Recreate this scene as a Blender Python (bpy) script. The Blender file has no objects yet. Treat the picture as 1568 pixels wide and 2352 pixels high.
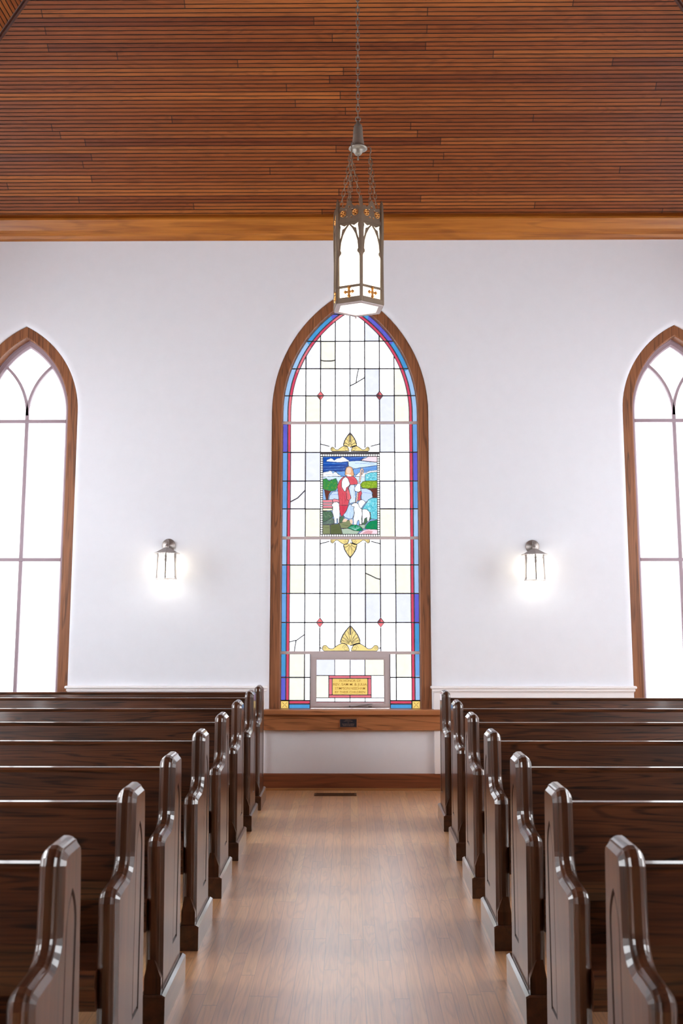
import bpy, math, random
import numpy as np
from mathutils import Vector, Matrix

random.seed(7)
S = bpy.context.scene
COL = S.collection
PI = math.pi

# ------------------------------------------------------------------ camera
F_PX, PX0, PY0, EYE = 2287.0, 784.0, 1080.0, 1.51
pitch = math.atan2(1403 - PY0, F_PX)
yaw = math.radians(0.5)
cd = bpy.data.cameras.new('camera')
cam = bpy.data.objects.new('camera', cd)
COL.objects.link(cam)
cam.location = (0, 0, EYE)
cam.rotation_euler = (PI / 2 + pitch, 0, yaw)
cd.sensor_fit = 'VERTICAL'
cd.sensor_height = 36.0
cd.sensor_width = 24.0
cd.lens = F_PX / 2352 * 36
cd.shift_y = -(1176 - PY0) / 2352
cd.dof.use_dof = True
cd.dof.focus_distance = 6.2
cd.dof.aperture_fstop = 4.5
cd.clip_start = 0.05
S.camera = cam

# ------------------------------------------------------------------ daylight and exposure
SKY = 19.5
w = bpy.data.worlds.new('sky')
S.world = w
w.use_nodes = True
bg = w.node_tree.nodes['Background']
bg.inputs[0].default_value = (0.93, 0.965, 1.0, 1)
bg.inputs[1].default_value = SKY
S.view_settings.view_transform = 'Standard'
S.view_settings.look = 'None'
S.view_settings.gamma = 1.0
S.view_settings.use_curve_mapping = False
S.view_settings.exposure = 0.0
cy = S.cycles
cy.use_denoising = True
cy.max_bounces = 10
cy.diffuse_bounces = 6
cy.glossy_bounces = 4
cy.transmission_bounces = 6
cy.transparent_max_bounces = 12
cy.sample_clamp_indirect = 8.0
cy.caustics_reflective = False
cy.caustics_refractive = False

def portal(name, loc, nrm, sx, sz):
    l = bpy.data.lights.new(name, 'AREA')
    l.shape = 'RECTANGLE'; l.size = sx; l.size_y = sz; l.energy = 1
    l.cycles.is_portal = True
    o = bpy.data.objects.new(name, l); COL.objects.link(o)
    o.location = loc
    o.rotation_euler = Vector(nrm).to_track_quat('-Z', 'Z' if abs(nrm[2]) < .5 else 'Y').to_euler()
    return o

# ------------------------------------------------------------------ room measures
YW = 8.78           # inner face of the rear wall
YF = -7.0           # wall behind the camera
XW = 4.45           # side walls
ZC = 4.90           # foot of the cornice
SLOPE = math.radians(42)
CX_L, CX_R = -2.957, 2.948
ARCH_BIG = dict(h=.704, c=.585, zs=3.28)
ARCH_SIDE = dict(h=.499, c=.385, zs=3.29)
SIDE_Y = [7.2, 4.9, 2.5, 0.1]

# ------------------------------------------------------------------ material helpers
def lin(c):
    r = []
    for v in c:
        v = v / 255.0
        r.append(v / 12.92 if v <= .04045 else ((v + .055) / 1.055) ** 2.4)
    return tuple(r)

class NT:
    def __init__(s, name):
        s.m = bpy.data.materials.new(name); s.m.use_nodes = True
        s.t = s.m.node_tree; s.t.nodes.clear()
        s.out = s.n('ShaderNodeOutputMaterial')
    def n(s, typ, **kw):
        nd = s.t.nodes.new(typ)
        for k, v in kw.items(): setattr(nd, k, v)
        return nd
    def l(s, a, b): s.t.links.new(a, b)
    def val(s, node, i, v):
        if hasattr(v, 'is_output'): s.l(v, node.inputs[i])
        else: node.inputs[i].default_value = v
    def math(s, op, a, b=0.0, c=None):
        nd = s.n('ShaderNodeMath', operation=op)
        s.val(nd, 0, a); s.val(nd, 1, b)
        if c is not None: s.val(nd, 2, c)
        return nd.outputs[0]
    def mix(s, f, a, b, mode='MIX'):
        nd = s.n('ShaderNodeMix', data_type='RGBA', blend_type=mode)
        s.val(nd, 0, f); s.val(nd, 6, a); s.val(nd, 7, b)
        return nd.outputs[2]
    def vec(s, v, sc, add=None):
        nd = s.n('ShaderNodeVectorMath', operation='MULTIPLY')
        s.l(v, nd.inputs[0]); nd.inputs[1].default_value = sc
        o = nd.outputs[0]
        if add is not None:
            a = s.n('ShaderNodeVectorMath', operation='ADD')
            s.l(o, a.inputs[0]); s.l(add, a.inputs[1]); o = a.outputs[0]
        return o
    def noise(s, v, scale=1, detail=3, rough=.5, dist=0):
        nd = s.n('ShaderNodeTexNoise')
        s.l(v, nd.inputs['Vector']); nd.inputs['Scale'].default_value = scale
        nd.inputs['Detail'].default_value = detail; nd.inputs['Roughness'].default_value = rough
        nd.inputs['Distortion'].default_value = dist
        return nd.outputs[0]
    def ramp(s, f, stops):
        nd = s.n('ShaderNodeValToRGB')
        s.l(f, nd.inputs[0])
        e = nd.color_ramp.elements
        while len(e) < len(stops): e.new(.5)
        for el, (p, c) in zip(e, stops):
            el.position = p
            el.color = (*c, 1) if isinstance(c, tuple) else (c, c, c, 1)
        return nd.outputs[0]
    def bsdf(s, color, rough=.5, metal=0.0, spec=.5, coat=0.0, coat_rough=.1, bump=None, bump_d=.001, bump_s=1.0):
        b = s.n('ShaderNodeBsdfPrincipled')
        s.val(b, 'Base Color', color if hasattr(color, 'is_output') else (*color, 1))
        s.val(b, 'Roughness', rough); b.inputs['Metallic'].default_value = metal
        b.inputs['Specular IOR Level'].default_value = spec
        b.inputs['Coat Weight'].default_value = coat; b.inputs['Coat Roughness'].default_value = coat_rough; b.inputs['Coat IOR'].default_value = 1.5 if coat < 1 else 2.3
        if bump is not None:
            bp = s.n('ShaderNodeBump'); bp.inputs['Distance'].default_value = bump_d
            bp.inputs['Strength'].default_value = bump_s
            s.l(bump, bp.inputs['Height']); s.l(bp.outputs[0], b.inputs['Normal'])
        s.l(b.outputs[0], s.out.inputs[0])
        return b

def wood(name, light, dark, line, axis='x', fine=1.0, lines=46, line_amt=.8, rough=.3, coat=.0, spec=.5, cath=1.0):
    """oak: streaks along one axis, cathedral rings as contour lines of a stretched noise"""
    t = NT(name)
    tc = t.n('ShaderNodeTexCoord'); oi = t.n('ShaderNodeObjectInfo')
    off = t.n('ShaderNodeVectorMath', operation='SCALE'); t.l(tc.outputs['Object'], off.inputs[0]); off.inputs['Scale'].default_value = 1
    rnd = t.n('ShaderNodeCombineXYZ')
    r17 = t.math('MULTIPLY', oi.outputs['Random'], 17.0)
    for i in range(3): t.l(r17, rnd.inputs[i])
    base = t.n('ShaderNodeVectorMath', operation='ADD'); t.l(tc.outputs['Object'], base.inputs[0]); t.l(rnd.outputs[0], base.inputs[1])
    b = base.outputs[0]
    i = 'xyz'.index(axis)
    def sc(along, across):
        v = [across] * 3; v[i] = along; return tuple(v)
    n_big = t.noise(t.vec(b, sc(.55, 5.5 * cath)), 1, 2, .5, .3)
    rings = t.math('SINE', t.math('MULTIPLY', n_big, lines * 2.0))
    ring_m = t.ramp(rings, [(0.0, 0.0), (.45, 0.0), (1.0, 1.0)])
    n_fine = t.noise(t.vec(b, sc(4 * fine, 170 * fine)), 1, 3, .6)
    n_mid = t.noise(t.vec(b, sc(1.2, 22)), 1, 3, .55)
    c = t.mix(t.ramp(n_mid, [(.3, 0.0), (.7, 1.0)]), (*light, 1), (*dark, 1))
    pores = t.ramp(n_fine, [(.42, 0.0), (.62, 1.0)])
    lm = t.math('MULTIPLY', ring_m, t.math('ADD', t.math('MULTIPLY', pores, .6), .4))
    c = t.mix(t.math('MULTIPLY', lm, line_amt), c, (*line, 1))
    c = t.mix(t.math('MULTIPLY', pores, line_amt * .35), c, (*line, 1))
    t.bsdf(c, rough, 0, spec, coat, .08, bump=n_fine, bump_d=.0004, bump_s=.25)
    return t.m

def boards(name, u, v, width, length, base, var, line, gap=.03, rough=.3, beads=0, spec=.5, coat=0, fine=1.0, endgap=.004, hsv=.06):
    """boards running along axis u, stacked along axis v (axes of object space)"""
    t = NT(name)
    tc = t.n('ShaderNodeTexCoord'); sp = t.n('ShaderNodeSeparateXYZ'); t.l(tc.outputs['Object'], sp.inputs[0])
    U, V = sp.outputs['XYZ'.index(u)], sp.outputs['XYZ'.index(v)]
    rv = t.math('DIVIDE', V, width); row = t.math('FLOOR', rv); fr = t.math('SUBTRACT', rv, row)
    wn = t.n('ShaderNodeTexWhiteNoise', noise_dimensions='1D'); t.l(row, wn.inputs['W'])
    uu = t.math('ADD', t.math('DIVIDE', U, length), t.math('MULTIPLY', wn.outputs['Value'], 7.3))
    cu = t.math('FLOOR', uu); fu = t.math('SUBTRACT', uu, cu)
    cmb = t.n('ShaderNodeCombineXYZ'); t.l(row, cmb.inputs[0]); t.l(cu, cmb.inputs[1])
    w2 = t.n('ShaderNodeTexWhiteNoise', noise_dimensions='2D'); t.l(cmb.outputs[0], w2.inputs['Vector'])
    val = w2.outputs['Value']
    # grain, shifted from board to board
    g = t.n('ShaderNodeCombineXYZ')
    t.l(t.math('ADD', t.math('MULTIPLY', U, 1.0), t.math('MULTIPLY', val, 31.0)), g.inputs[0])
    t.l(V, g.inputs[1]); t.l(t.math('MULTIPLY', val, 13.0), g.inputs[2])
    gv = g.outputs[0]
    n_big = t.noise(t.vec(gv, (.9, 9, 1)), 1, 2, .5, .4)
    rings = t.ramp(t.math('SINE', t.math('MULTIPLY', n_big, 70)), [(.2, 0.0), (1.0, 1.0)])
    n_f = t.noise(t.vec(gv, (5 * fine, 260 * fine, 1)), 1, 3, .6)
    n_m = t.noise(t.vec(gv, (.8, 14, 1)), 1, 3, .6)
    c = t.ramp(val, [(0.0, var[0]), (.3, base), (.7, base), (1.0, var[1])])
    c = t.mix(t.math('MULTIPLY', t.ramp(n_m, [(.35, 0.0), (.7, 1.0)]), .45), c, (*var[0], 1))
    c = t.mix(t.math('MULTIPLY', rings, .22), c, (*line, 1))
    c = t.mix(t.math('MULTIPLY', t.ramp(n_f, [(.45, 0.0), (.65, 1.0)]), .25), c, (*line, 1))
    e1 = t.math('LESS_THAN', fr, gap)
    e2 = t.math('LESS_THAN', fu, endgap / length)
    e = t.math('MAXIMUM', e1, e2)
    c = t.mix(t.math('MULTIPLY', e, .8), c, (*line, 1))
    rr = t.math('ADD', rough, t.math('MULTIPLY', val, .08))
    t.bsdf(c, rr, 0, spec, coat, .34, bump=t.math('SUBTRACT', t.math('MULTIPLY', n_f, .15), e), bump_d=.0008, bump_s=.5)
    return t.m

def paint(name, c, rough=.5, bump=0.0, spec=.4, metal=0.0, mottled=0.0):
    t = NT(name)
    tc = t.n('ShaderNodeTexCoord')
    n = t.noise(t.vec(tc.outputs['Object'], (1, 1, 1)), 9 if bump < 1 else 40, 4, .6)
    k = .03 + mottled
    col = t.mix(n, (*[v * (1 - k) for v in c], 1), (*[min(1, v * (1 + k)) for v in c], 1))
    n2 = t.noise(t.vec(tc.outputs['Object'], (1, 1, 1)), 120, 3, .6)
    t.bsdf(col, rough, metal, spec, bump=n2 if bump else None, bump_d=.001, bump_s=bump)
    return t.m

GLASS = {}
def glass(name, srgb, gain=1.0, vary=.12, streak=(14, 14, 14)):
    if name in GLASS: return GLASS[name]
    t = NT('glass_' + name)
    tc = t.n('ShaderNodeTexCoord')
    n = t.noise(t.vec(tc.outputs['Object'], streak), 1, 3, .6, .5)
    c = [min(1.0, v * gain / SKY) for v in lin(srgb)]
    col = t.mix(n, (*[v * (1 - vary) for v in c], 1), (*[min(1, v * (1 + vary)) for v in c], 1))
    tr = t.n('ShaderNodeBsdfTransparent'); t.l(col, tr.inputs[0])
    gl = t.n('ShaderNodeBsdfGlossy'); gl.inputs[0].default_value = (1, 1, 1, 1); gl.inputs['Roughness'].default_value = .12
    mx = t.n('ShaderNodeMixShader'); mx.inputs[0].default_value = .03
    t.l(tr.outputs[0], mx.inputs[1]); t.l(gl.outputs[0], mx.inputs[2]); t.l(mx.outputs[0], t.out.inputs[0])
    GLASS[name] = t.m
    return t.m

def emit(name, c, strength):
    t = NT(name)
    tc = t.n('ShaderNodeTexCoord')
    n = t.noise(t.vec(tc.outputs['Object'], (1, 1, 1)), 25, 3, .6)
    col = t.mix(n, (*[v * .93 for v in c], 1), (*c, 1))
    e = t.n('ShaderNodeEmission'); t.l(col, e.inputs[0]); e.inputs[1].default_value = strength
    t.l(e.outputs[0], t.out.inputs[0])
    return t.m

M = {}
M['wall'] = paint('white_plaster', lin((228, 230, 237)), .75, .25, .2)
M['dimming_wood'] = wood('added_dimming_wood', lin((96, 60, 38)), lin((70, 42, 28)), lin((30, 18, 12)), 'z', .8, 24, .5, .4)
M['white'] = paint('white_trim_paint', lin((240, 238, 240)), .4, 0, .4)
M['casing'] = wood('oak_casing', lin((160, 104, 68)), lin((130, 80, 50)), lin((70, 42, 28)), 'z', .8, 34, .75, .4, cath=1.6)
M['casing_x'] = wood('oak_sill', lin((188, 124, 80)), lin((158, 100, 62)), lin((72, 42, 26)), 'x', .8, 34, .6, .32)
M['baseboard'] = wood('baseboard_oak', lin((146, 84, 54)), lin((116, 64, 40)), lin((66, 36, 24)), 'x', .8, 30, .5, .35)
M['shoe'] = wood('shoe_oak', lin((176, 122, 72)), lin((150, 100, 58)), lin((90, 56, 32)), 'x', .8, 30, .3, .4)
M['cornice'] = wood('cornice_pine', lin((190, 120, 46)), lin((150, 86, 30)), lin((92, 46, 18)), 'x', .6, 20, .35, .35)
M['pew_v'] = wood('pew_oak_upright', lin((82, 47, 28)), lin((52, 29, 17)), lin((18, 9, 5)), 'z', .9, 22, .7, .34, .7, spec=.35)
M['pew_x'] = wood('pew_oak_long', lin((98, 56, 33)), lin((58, 33, 20)), lin((14, 7, 4)), 'x', .9, 52, 1.0, .28, .4, cath=1.5)
M['pew_base'] = wood('pew_oak_base', lin((84, 52, 36)), lin((54, 34, 22)), lin((24, 14, 9)), 'y', .9, 20, .5, .3, .8)
M['groove'] = paint('groove_painted_shade', lin((40, 24, 18)), .5)  # shade of the carved groove put into its colour
M['floor'] = boards('oak_floor', 'Y', 'X', .0575, 1.3, lin((228, 172, 116)), (lin((204, 146, 94)), lin((240, 194, 136))), lin((128, 84, 54)), .03, .40, spec=.5, coat=1.0)
M['ceiling'] = boards('beadboard', 'X', 'Y', .0664, 3.1, lin((140, 74, 31)), (lin((108, 52, 24)), lin((170, 98, 42))), lin((40, 18, 10)), .0, .45, spec=.3, endgap=.008)
M['ceiling_groove'] = paint('beadboard_groove', lin((48, 22, 12)), .6)
M['hip'] = wood('hip_moulding_wood', lin((84, 46, 34)), lin((62, 34, 26)), lin((36, 18, 12)), 'x', .8, 20, .4, .4)
M['lead'] = paint('lead_came', lin((92, 92, 98)), .45, 0, .5, .3)
M['bar'] = paint('grey_painted_bar_lit_frame', lin((190, 176, 176)), .5)
M['vent_frame'] = paint('grey_painted_hopper', lin((188, 176, 176)), .45)
M['sash'] = paint('sash_bloom_tint', lin((166, 148, 158)), .5)  # pale lavender carries the bloom of the bright panes in its colour
M['bronze'] = paint('aged_bronze', lin((124, 108, 92)), .4, 0, .5, .6, .3)
M['bronze_dark'] = paint('dark_bronze', lin((128, 122, 114)), .45, 0, .5, .5, .25)
M['gilt'] = paint('gilt_bronze', lin((206, 146, 76)), .35, 0, .5, .75, .2)
M['pewter'] = paint('pewter', lin((150, 142, 138)), .4, 0, .5, .7, .1)
M['vent'] = paint('register_bronze', lin((104, 76, 56)), .35, 0, .5, .6)
M['black'] = paint('black_plate', lin((38, 40, 48)), .3)
M['plaque_rim'] = paint('copper_rim', lin((176, 120, 84)), .35, 0, .5, .6)
M['plaque_ink'] = paint('engraved_text', lin((150, 120, 108)), .4)
M['steel'] = paint('dull_steel', lin((120, 112, 110)), .35, 0, .5, .7)
M['lamp_glass'] = emit('glowing_opal_glass', (1.0, .93, .80), 2.4)
M['lamp_bottom'] = emit('glowing_bottom_glass', (1.0, .95, .86), 1.6)
M['bulb'] = emit('lamp_bulb', (1.0, .92, .78), 60.0)
M['sconce_glass'] = emit('glowing_sconce_glass', (1.0, .93, .78), 9.0)

# ------------------------------------------------------------------ object helpers
def put(o, label=None, cat=None, group=None, kind=None):
    if label: o['label'] = label
    if cat: o['category'] = cat
    if group: o['group'] = group
    if kind: o['kind'] = kind
    return o

def empty(name, loc=(0, 0, 0), rz=0, **kw):
    o = bpy.data.objects.new(name, None); COL.objects.link(o)
    o.location = loc; o.rotation_euler = (0, 0, rz); o.empty_display_size = .1
    return put(o, **kw)

class MB:
    def __init__(s): s.v, s.f, s.mi, s.sm = [], [], [], []
    def add(s, verts, faces, mi=0, smooth=False, T=None):
        b = len(s.v)
        if T is not None: verts = [T @ Vector(p) for p in verts]
        s.v += [tuple(p) for p in verts]
        for f in faces:
            s.f.append([b + i for i in f]); s.mi.append(mi); s.sm.append(smooth)
        return s
    def box(s, x0, x1, y0, y1, z0, z1, mi=0, T=None):
        v = [(x, y, z) for z in (z0, z1) for y in (y0, y1) for x in (x0, x1)]
        return s.add(v, [(0, 2, 3, 1), (4, 5, 7, 6), (0, 1, 5, 4), (2, 6, 7, 3), (0, 4, 6, 2), (1, 3, 7, 5)], mi, T=T)
    def cbox(s, x0, x1, y0, y1, z0, z1, c, mi=0, T=None):
        """box with its edges chamfered by c"""
        P = [(x0 + c, x0, x1, x1 - c)]
        v, f = [], []
        def ring(z, i):
            a, b, e, g = x0 + i, x1 - i, y0 + i, y1 - i
            k = c
            return [(a + k, e, z), (b - k, e, z), (b, e + k, z), (b, g - k, z), (b - k, g, z), (a + k, g, z), (a, g - k, z), (a, e + k, z)]
        rs = [ring(z0, c * .7), ring(z0 + c, 0), ring(z1 - c, 0), ring(z1, c * .7)]
        for r in rs: v += r
        for k in range(3):
            for i in range(8):
                j = (i + 1) % 8
                f.append((k * 8 + i, k * 8 + j, k * 8 + 8 + j, k * 8 + 8 + i))
        f.append(tuple(range(7, -1, -1))); f.append(tuple(range(24, 32)))
        return s.add(v, f, mi, T=T)
    def loft(s, rings, closed=False, mi=0, smooth=False, caps=False, T=None):
        n = len(rings[0]); v = [p for r in rings for p in r]; f = []
        m = n if closed else n - 1
        for k in range(len(rings) - 1):
            for i in range(m):
                j = (i + 1) % n
                f.append((k * n + i, k * n + j, (k + 1) * n + j, (k + 1) * n + i))
        if caps:
            f.append(tuple(range(n - 1, -1, -1))); f.append(tuple(range((len(rings) - 1) * n, len(rings) * n)))
        return s.add(v, f, mi, smooth, T)
    def prism(s, poly, axis, a, b, mi=0, T=None, smooth=False):
        """polygon in the two other axes, extruded along axis from a to b"""
        def P(p, t):
            return {'x': (t, p[0], p[1]), 'y': (p[0], t, p[1]), 'z': (p[0], p[1], t)}[axis]
        n = len(poly)
        s.loft([[P(p, a) for p in poly], [P(p, b) for p in poly]], True, mi, smooth, False, T)
        s.add([P(p, a) for p in poly], [tuple(range(n - 1, -1, -1))], mi, T=T)
        s.add([P(p, b) for p in poly], [tuple(range(n))], mi, T=T)
        return s
    def lathe(s, prof, c=(0, 0, 0), n=24, mi=0, smooth=True, T=None):
        rings = [[(c[0] + r * math.cos(2 * PI * i / n), c[1] + r * math.sin(2 * PI * i / n), c[2] + z) for i in range(n)] for r, z in prof]
        return s.loft(rings, True, mi, smooth, True, T)
    def tube(s, pts, r, n=8, closed=False, mi=0, T=None, smooth=True):
        pts = [Vector(p) for p in pts]; m = len(pts); rings = []
        up = None
        for i, p in enumerate(pts):
            a = pts[(i - 1) % m] if (i or closed) else p
            b = pts[(i + 1) % m] if (i < m - 1 or closed) else p
            d = (b - a).normalized()
            if up is None:
                up = d.orthogonal().normalized()
            up = (up - d * up.dot(d)).normalized()
            q = d.cross(up)
            rr = r[i] if isinstance(r, (list, tuple)) else r
            rings.append([tuple(p + (up * math.cos(2 * PI * k / n) + q * math.sin(2 * PI * k / n)) * rr) for k in range(n)])
        if closed:
            rings.append(rings[0])
            return s.loft(rings, True, mi, smooth, False, T)
        return s.loft(rings, True, mi, smooth, True, T)
    def strip(s, pts, w, y0, y1, mi=0, T=None):
        """flat bar following a polyline in the xz plane, between depths y0 and y1"""
        n = len(pts); L, R = [], []
        for i in range(n):
            a = Vector(pts[max(i - 1, 0)]); b = Vector(pts[min(i + 1, n - 1)]); p = Vector(pts[i])
            d = (b - a)
            if d.length < 1e-9: d = Vector((1, 0))
            d.normalize(); q = Vector((-d.y, d.x)) * (w / 2)
            L.append(p + q); R.append(p - q)
        rings = [[(l.x, y0, l.y), (r.x, y0, r.y), (r.x, y1, r.y), (l.x, y1, l.y)] for l, r in zip(L, R)]
        return s.loft(rings, True, mi, False, True, T)
    def build(s, name, mats, parent=None, **kw):
        me = bpy.data.meshes.new(name)
        me.from_pydata(s.v, [], s.f)
        for m in (mats if isinstance(mats, (list, tuple)) else [mats]): me.materials.append(m)
        me.polygons.foreach_set('material_index', s.mi)
        me.polygons.foreach_set('use_smooth', s.sm)
        me.update()
        import bmesh
        bm = bmesh.new(); bm.from_mesh(me)
        bmesh.ops.remove_doubles(bm, verts=bm.verts, dist=1e-6)
        if kw.pop('fix', True): bmesh.ops.recalc_face_normals(bm, faces=bm.faces)
        bm.to_mesh(me); bm.free()
        o = bpy.data.objects.new(name, me); COL.objects.link(o)
        if parent: o.parent = parent
        return put(o, **kw)

def plate(outer, holes, thick, bevel=0.0):
    """pierced plate in XY, centred on z=0 -> (verts, faces)"""
    cu = bpy.data.curves.new('tmp', 'CURVE'); cu.dimensions = '2D'; cu.fill_mode = 'BOTH'; cu.extrude = thick / 2
    for poly in [outer] + holes:
        sp = cu.splines.new('POLY'); sp.points.add(len(poly) - 1); sp.use_cyclic_u = True
        for p, q in zip(sp.points, poly): p.co = (q[0], q[1], 0, 1)
    o = bpy.data.objects.new('tmp', cu); COL.objects.link(o)
    me = bpy.data.meshes.new_from_object(o.evaluated_get(bpy.context.evaluated_depsgraph_get()))
    v = [tuple(p.co) for p in me.vertices]; f = [tuple(p.vertices) for p in me.polygons]
    bpy.data.objects.remove(o); bpy.data.curves.remove(cu); bpy.data.meshes.remove(me)
    return v, f

def text_mesh(body, size, extrude=.0004):
    cu = bpy.data.curves.new('tmp', 'FONT'); cu.body = body; cu.size = size; cu.align_x = 'CENTER'; cu.align_y = 'CENTER'
    cu.extrude = extrude; cu.resolution_u = 3; cu.offset = size * .002
    o = bpy.data.objects.new('tmp', cu); COL.objects.link(o)
    me = bpy.data.meshes.new_from_object(o.evaluated_get(bpy.context.evaluated_depsgraph_get()))
    v = [tuple(p.co) for p in me.vertices]; f = [tuple(p.vertices) for p in me.polygons]
    bpy.data.objects.remove(o); bpy.data.curves.remove(cu); bpy.data.meshes.remove(me)
    return v, f

def copy_tree(o, parent=None):
    c = o.copy(); COL.objects.link(c)
    if parent: c.parent = parent
    for ch in [x for x in KIDS.get(o.name, [])]: copy_tree_child(ch, c)
    return c
def copy_tree_child(o, parent):
    c = o.copy(); COL.objects.link(c); c.parent = parent
    for ch in KIDS.get(o.name, []): copy_tree_child(ch, c)
KIDS = {}
def index_kids(root):
    for ch in list(root.children):
        KIDS.setdefault(root.name, []).append(ch)
        index_kids(ch)

def arch(h, c, zs, zb, off=0.0, cx=0.0, n=18):
    """pointed-arch outline, bottom left -> apex -> bottom right, offset outwards by off"""
    hh = h + off; R = h + c + off; k = c
    zt = math.sqrt(max(R * R - k * k, 1e-9)); a1 = math.atan2(zt, k)
    pts = [(cx - hh, zb)]
    for i in range(n + 1):
        a = a1 * i / n
        pts.append((cx + k - R * math.cos(a), zs + R * math.sin(a)))
    for i in range(n - 1, -1, -1):
        a = a1 * i / n
        pts.append((cx - k + R * math.cos(a), zs + R * math.sin(a)))
    pts.append((cx + hh, zb))
    return pts

def arch_loft(mb, A, zb, cx, prof, mp, mi=0, smooth=False):
    """profile of (offset, depth) swept round the arch; mp maps (u, depth, z) to space"""
    rings = []
    for off, d in prof:
        rings.append([mp(u, d, z) for u, z in arch(A['h'], A['c'], A['zs'], zb, off, cx)])
    mb.loft(rings, False, mi, smooth)

REAR = lambda u, d, z: (u, d, z)

# ------------------------------------------------------------------ rear wall
HB = .68            # bottom of the window openings
holes = [arch(**ARCH_BIG, zb=HB - .02, off=.056), arch(**ARCH_SIDE, zb=HB - .02, off=.056, cx=CX_L), arch(**ARCH_SIDE, zb=HB - .02, off=.056, cx=CX_R)]
def reveal_profile(y):
    return [(.058, y - .0003)] + [(.055 * (1 - math.sin(a)), y - .0003 + .032 * (1 - math.cos(a))) for a in [i * PI / 20 for i in range(11)]] + [(0, y + .22)]
mb = MB()
v, f = plate([(-XW - .2, -.1), (XW + .2, -.1), (XW + .2, 5.2), (-XW - .2, 5.2)], holes, .20)
mb.add([(x, YW + .10 + z, y) for x, y, z in v], f)
for A, cx in ((ARCH_BIG, 0), (ARCH_SIDE, CX_L), (ARCH_SIDE, CX_R)):
    arch_loft(mb, A, HB - .02, cx, reveal_profile(YW), REAR, 0, True)
mb.build('wall_rear', M['wall'], kind='structure')

# side walls and the wall behind the camera
for sgn, nm in ((-1, 'left'), (1, 'right')):
    A = dict(h=.55, c=.385, zs=3.1)
    hl = [arch(**A, zb=.95, off=0, cx=y) for y in SIDE_Y]
    v, f = plate([(YF - .2, -.1), (YW + .2, -.1), (YW + .2, 5.2), (YF - .2, 5.2)], hl, .2)
    mb = MB(); mb.add([(sgn * (XW + .1) + z * 1.0, x, y) for x, y, z in v], f)
    mb.build('wall_' + nm, M['wall'], kind='structure')
v, f = plate([(-XW - .2, -.1), (XW + .2, -.1), (XW + .2, 5.2), (-XW - .2, 5.2)], [], .2)
mb = MB(); mb.add([(x, YF - .1 + z, y) for x, y, z in v], f)
mb.box(-XW - .2, XW + .2, YF - .2, YF, 5.2, 9.5)
mb.build('wall_front', M['dimming_wood'], kind='structure')  # unseen wall; dark wood added to keep the pew fronts dim

# ------------------------------------------------------------------ floor
MB().box(-XW - .2, XW + .2, YF - .2, YW + .2, -.12, 0).build('floor', M['floor'], kind='structure')

# ------------------------------------------------------------------ ceiling: hipped beadboard
PITCH = .0332
zc0 = 5.045; yc0 = YW - .02
def bead_plane(name, mat_local, width_at, length, groove=.0066, depth=.007):
    """slats in local XY (x along the slat, y up the slope), z = into the room"""
    mb = MB(); n = int(length / PITCH) + 1
    for i in range(n):
        t0, t1 = i * PITCH, (i + 1) * PITCH
        a0, b0 = width_at(t0); a1, b1 = width_at(t1)
        g = groove if i % 2 == 0 else groove * .8
        v = [(a0, t0, -depth), (b0, t0, -depth), (b0, t0 + g, -depth), (a0, t0 + g, -depth),
             (a0, t0 + g + .001, 0), (b0, t0 + g + .001, 0), (b1, t1, 0), (a1, t1, 0), (b1, t1, -depth), (a1, t1, -depth)]
        mb.add(v, [(0, 1, 2, 3)], 1); mb.add(v, [(3, 2, 5, 4)], 1)
        mb.add(v, [(4, 5, 6, 7)], 0); mb.add(v, [(7, 6, 8, 9)], 1)
    o = mb.build(name, [M['ceiling'], M['ceiling_groove']], kind='structure', fix=False)
    o.matrix_world = mat_local
    return o
HIPK = 1.30         # plan run of the hip: dx per dy
rise = math.tan(SLOPE)
y_apex = yc0 - XW / HIPK
L_rear = (XW / HIPK) / math.cos(SLOPE)
def basis(o, ex, ey, ez):
    m = Matrix.Identity(4)
    for i, e in enumerate((ex, ey, ez)):
        for r in range(3): m[r][i] = e[r]
    for r in range(3): m[r][3] = o[r]
    return m
cs, sn = math.cos(SLOPE), math.sin(SLOPE)
def w_rear(t):
    h = max(XW - t * cs * HIPK, .001); return -h, h
bead_plane('ceiling', basis((0, yc0, zc0), (1, 0, 0), (0, -cs, sn), (0, -sn, -cs)), w_rear, L_rear)
th2 = math.atan(rise / HIPK); c2, s2 = math.cos(th2), math.sin(th2)
for sgn in (-1, 1):
    # slats run along y; slope climbs towards x = 0
    def w_side(t):
        return YF - .1, yc0 - (t * c2) / HIPK
    if sgn < 0:
        Mx = basis((-XW, 0, zc0), (0, 1, 0), (c2, 0, s2), (s2, 0, -c2))
    else:
        Mx = basis((XW, 0, zc0), (0, 1, 0), (-c2, 0, s2), (-s2, 0, -c2))
    bead_plane('ceiling', Mx, w_side, XW / c2)
# hip mouldings
for sgn in (-1, 1):
    a = Vector((sgn * XW, yc0, zc0)); b = Vector((0, y_apex, zc0 + (yc0 - y_apex) * rise))
    d = (b - a).normalized(); ez = Vector((0, 0, 1)); ey = ez.cross(d).normalized(); ez = d.cross(ey)
    T = basis(a, d, ey, ez); L = (b - a).length
    prof = [(-.03, .03), (-.03, -.006), (-.022, -.012), (-.014, -.010), (-.009, -.022), (.009, -.022), (.014, -.010), (.022, -.012), (.03, -.006), (.03, .03)]
    mb = MB(); mb.prism(prof, 'x', .05, L)
    o = mb.build('trim_%d' % (1 if sgn < 0 else 2), M['hip'], kind='structure'); o.matrix_world = T
zr = zc0 + (yc0 - y_apex) * rise
MB().prism([(-.09, zr + .02), (-.09, zr - .06), (-.03, zr - .09), (.03, zr - .09), (.09, zr - .06), (.09, zr + .02)], 'y', YF, y_apex).build('trim_3', M['hip'], kind='structure')

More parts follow.
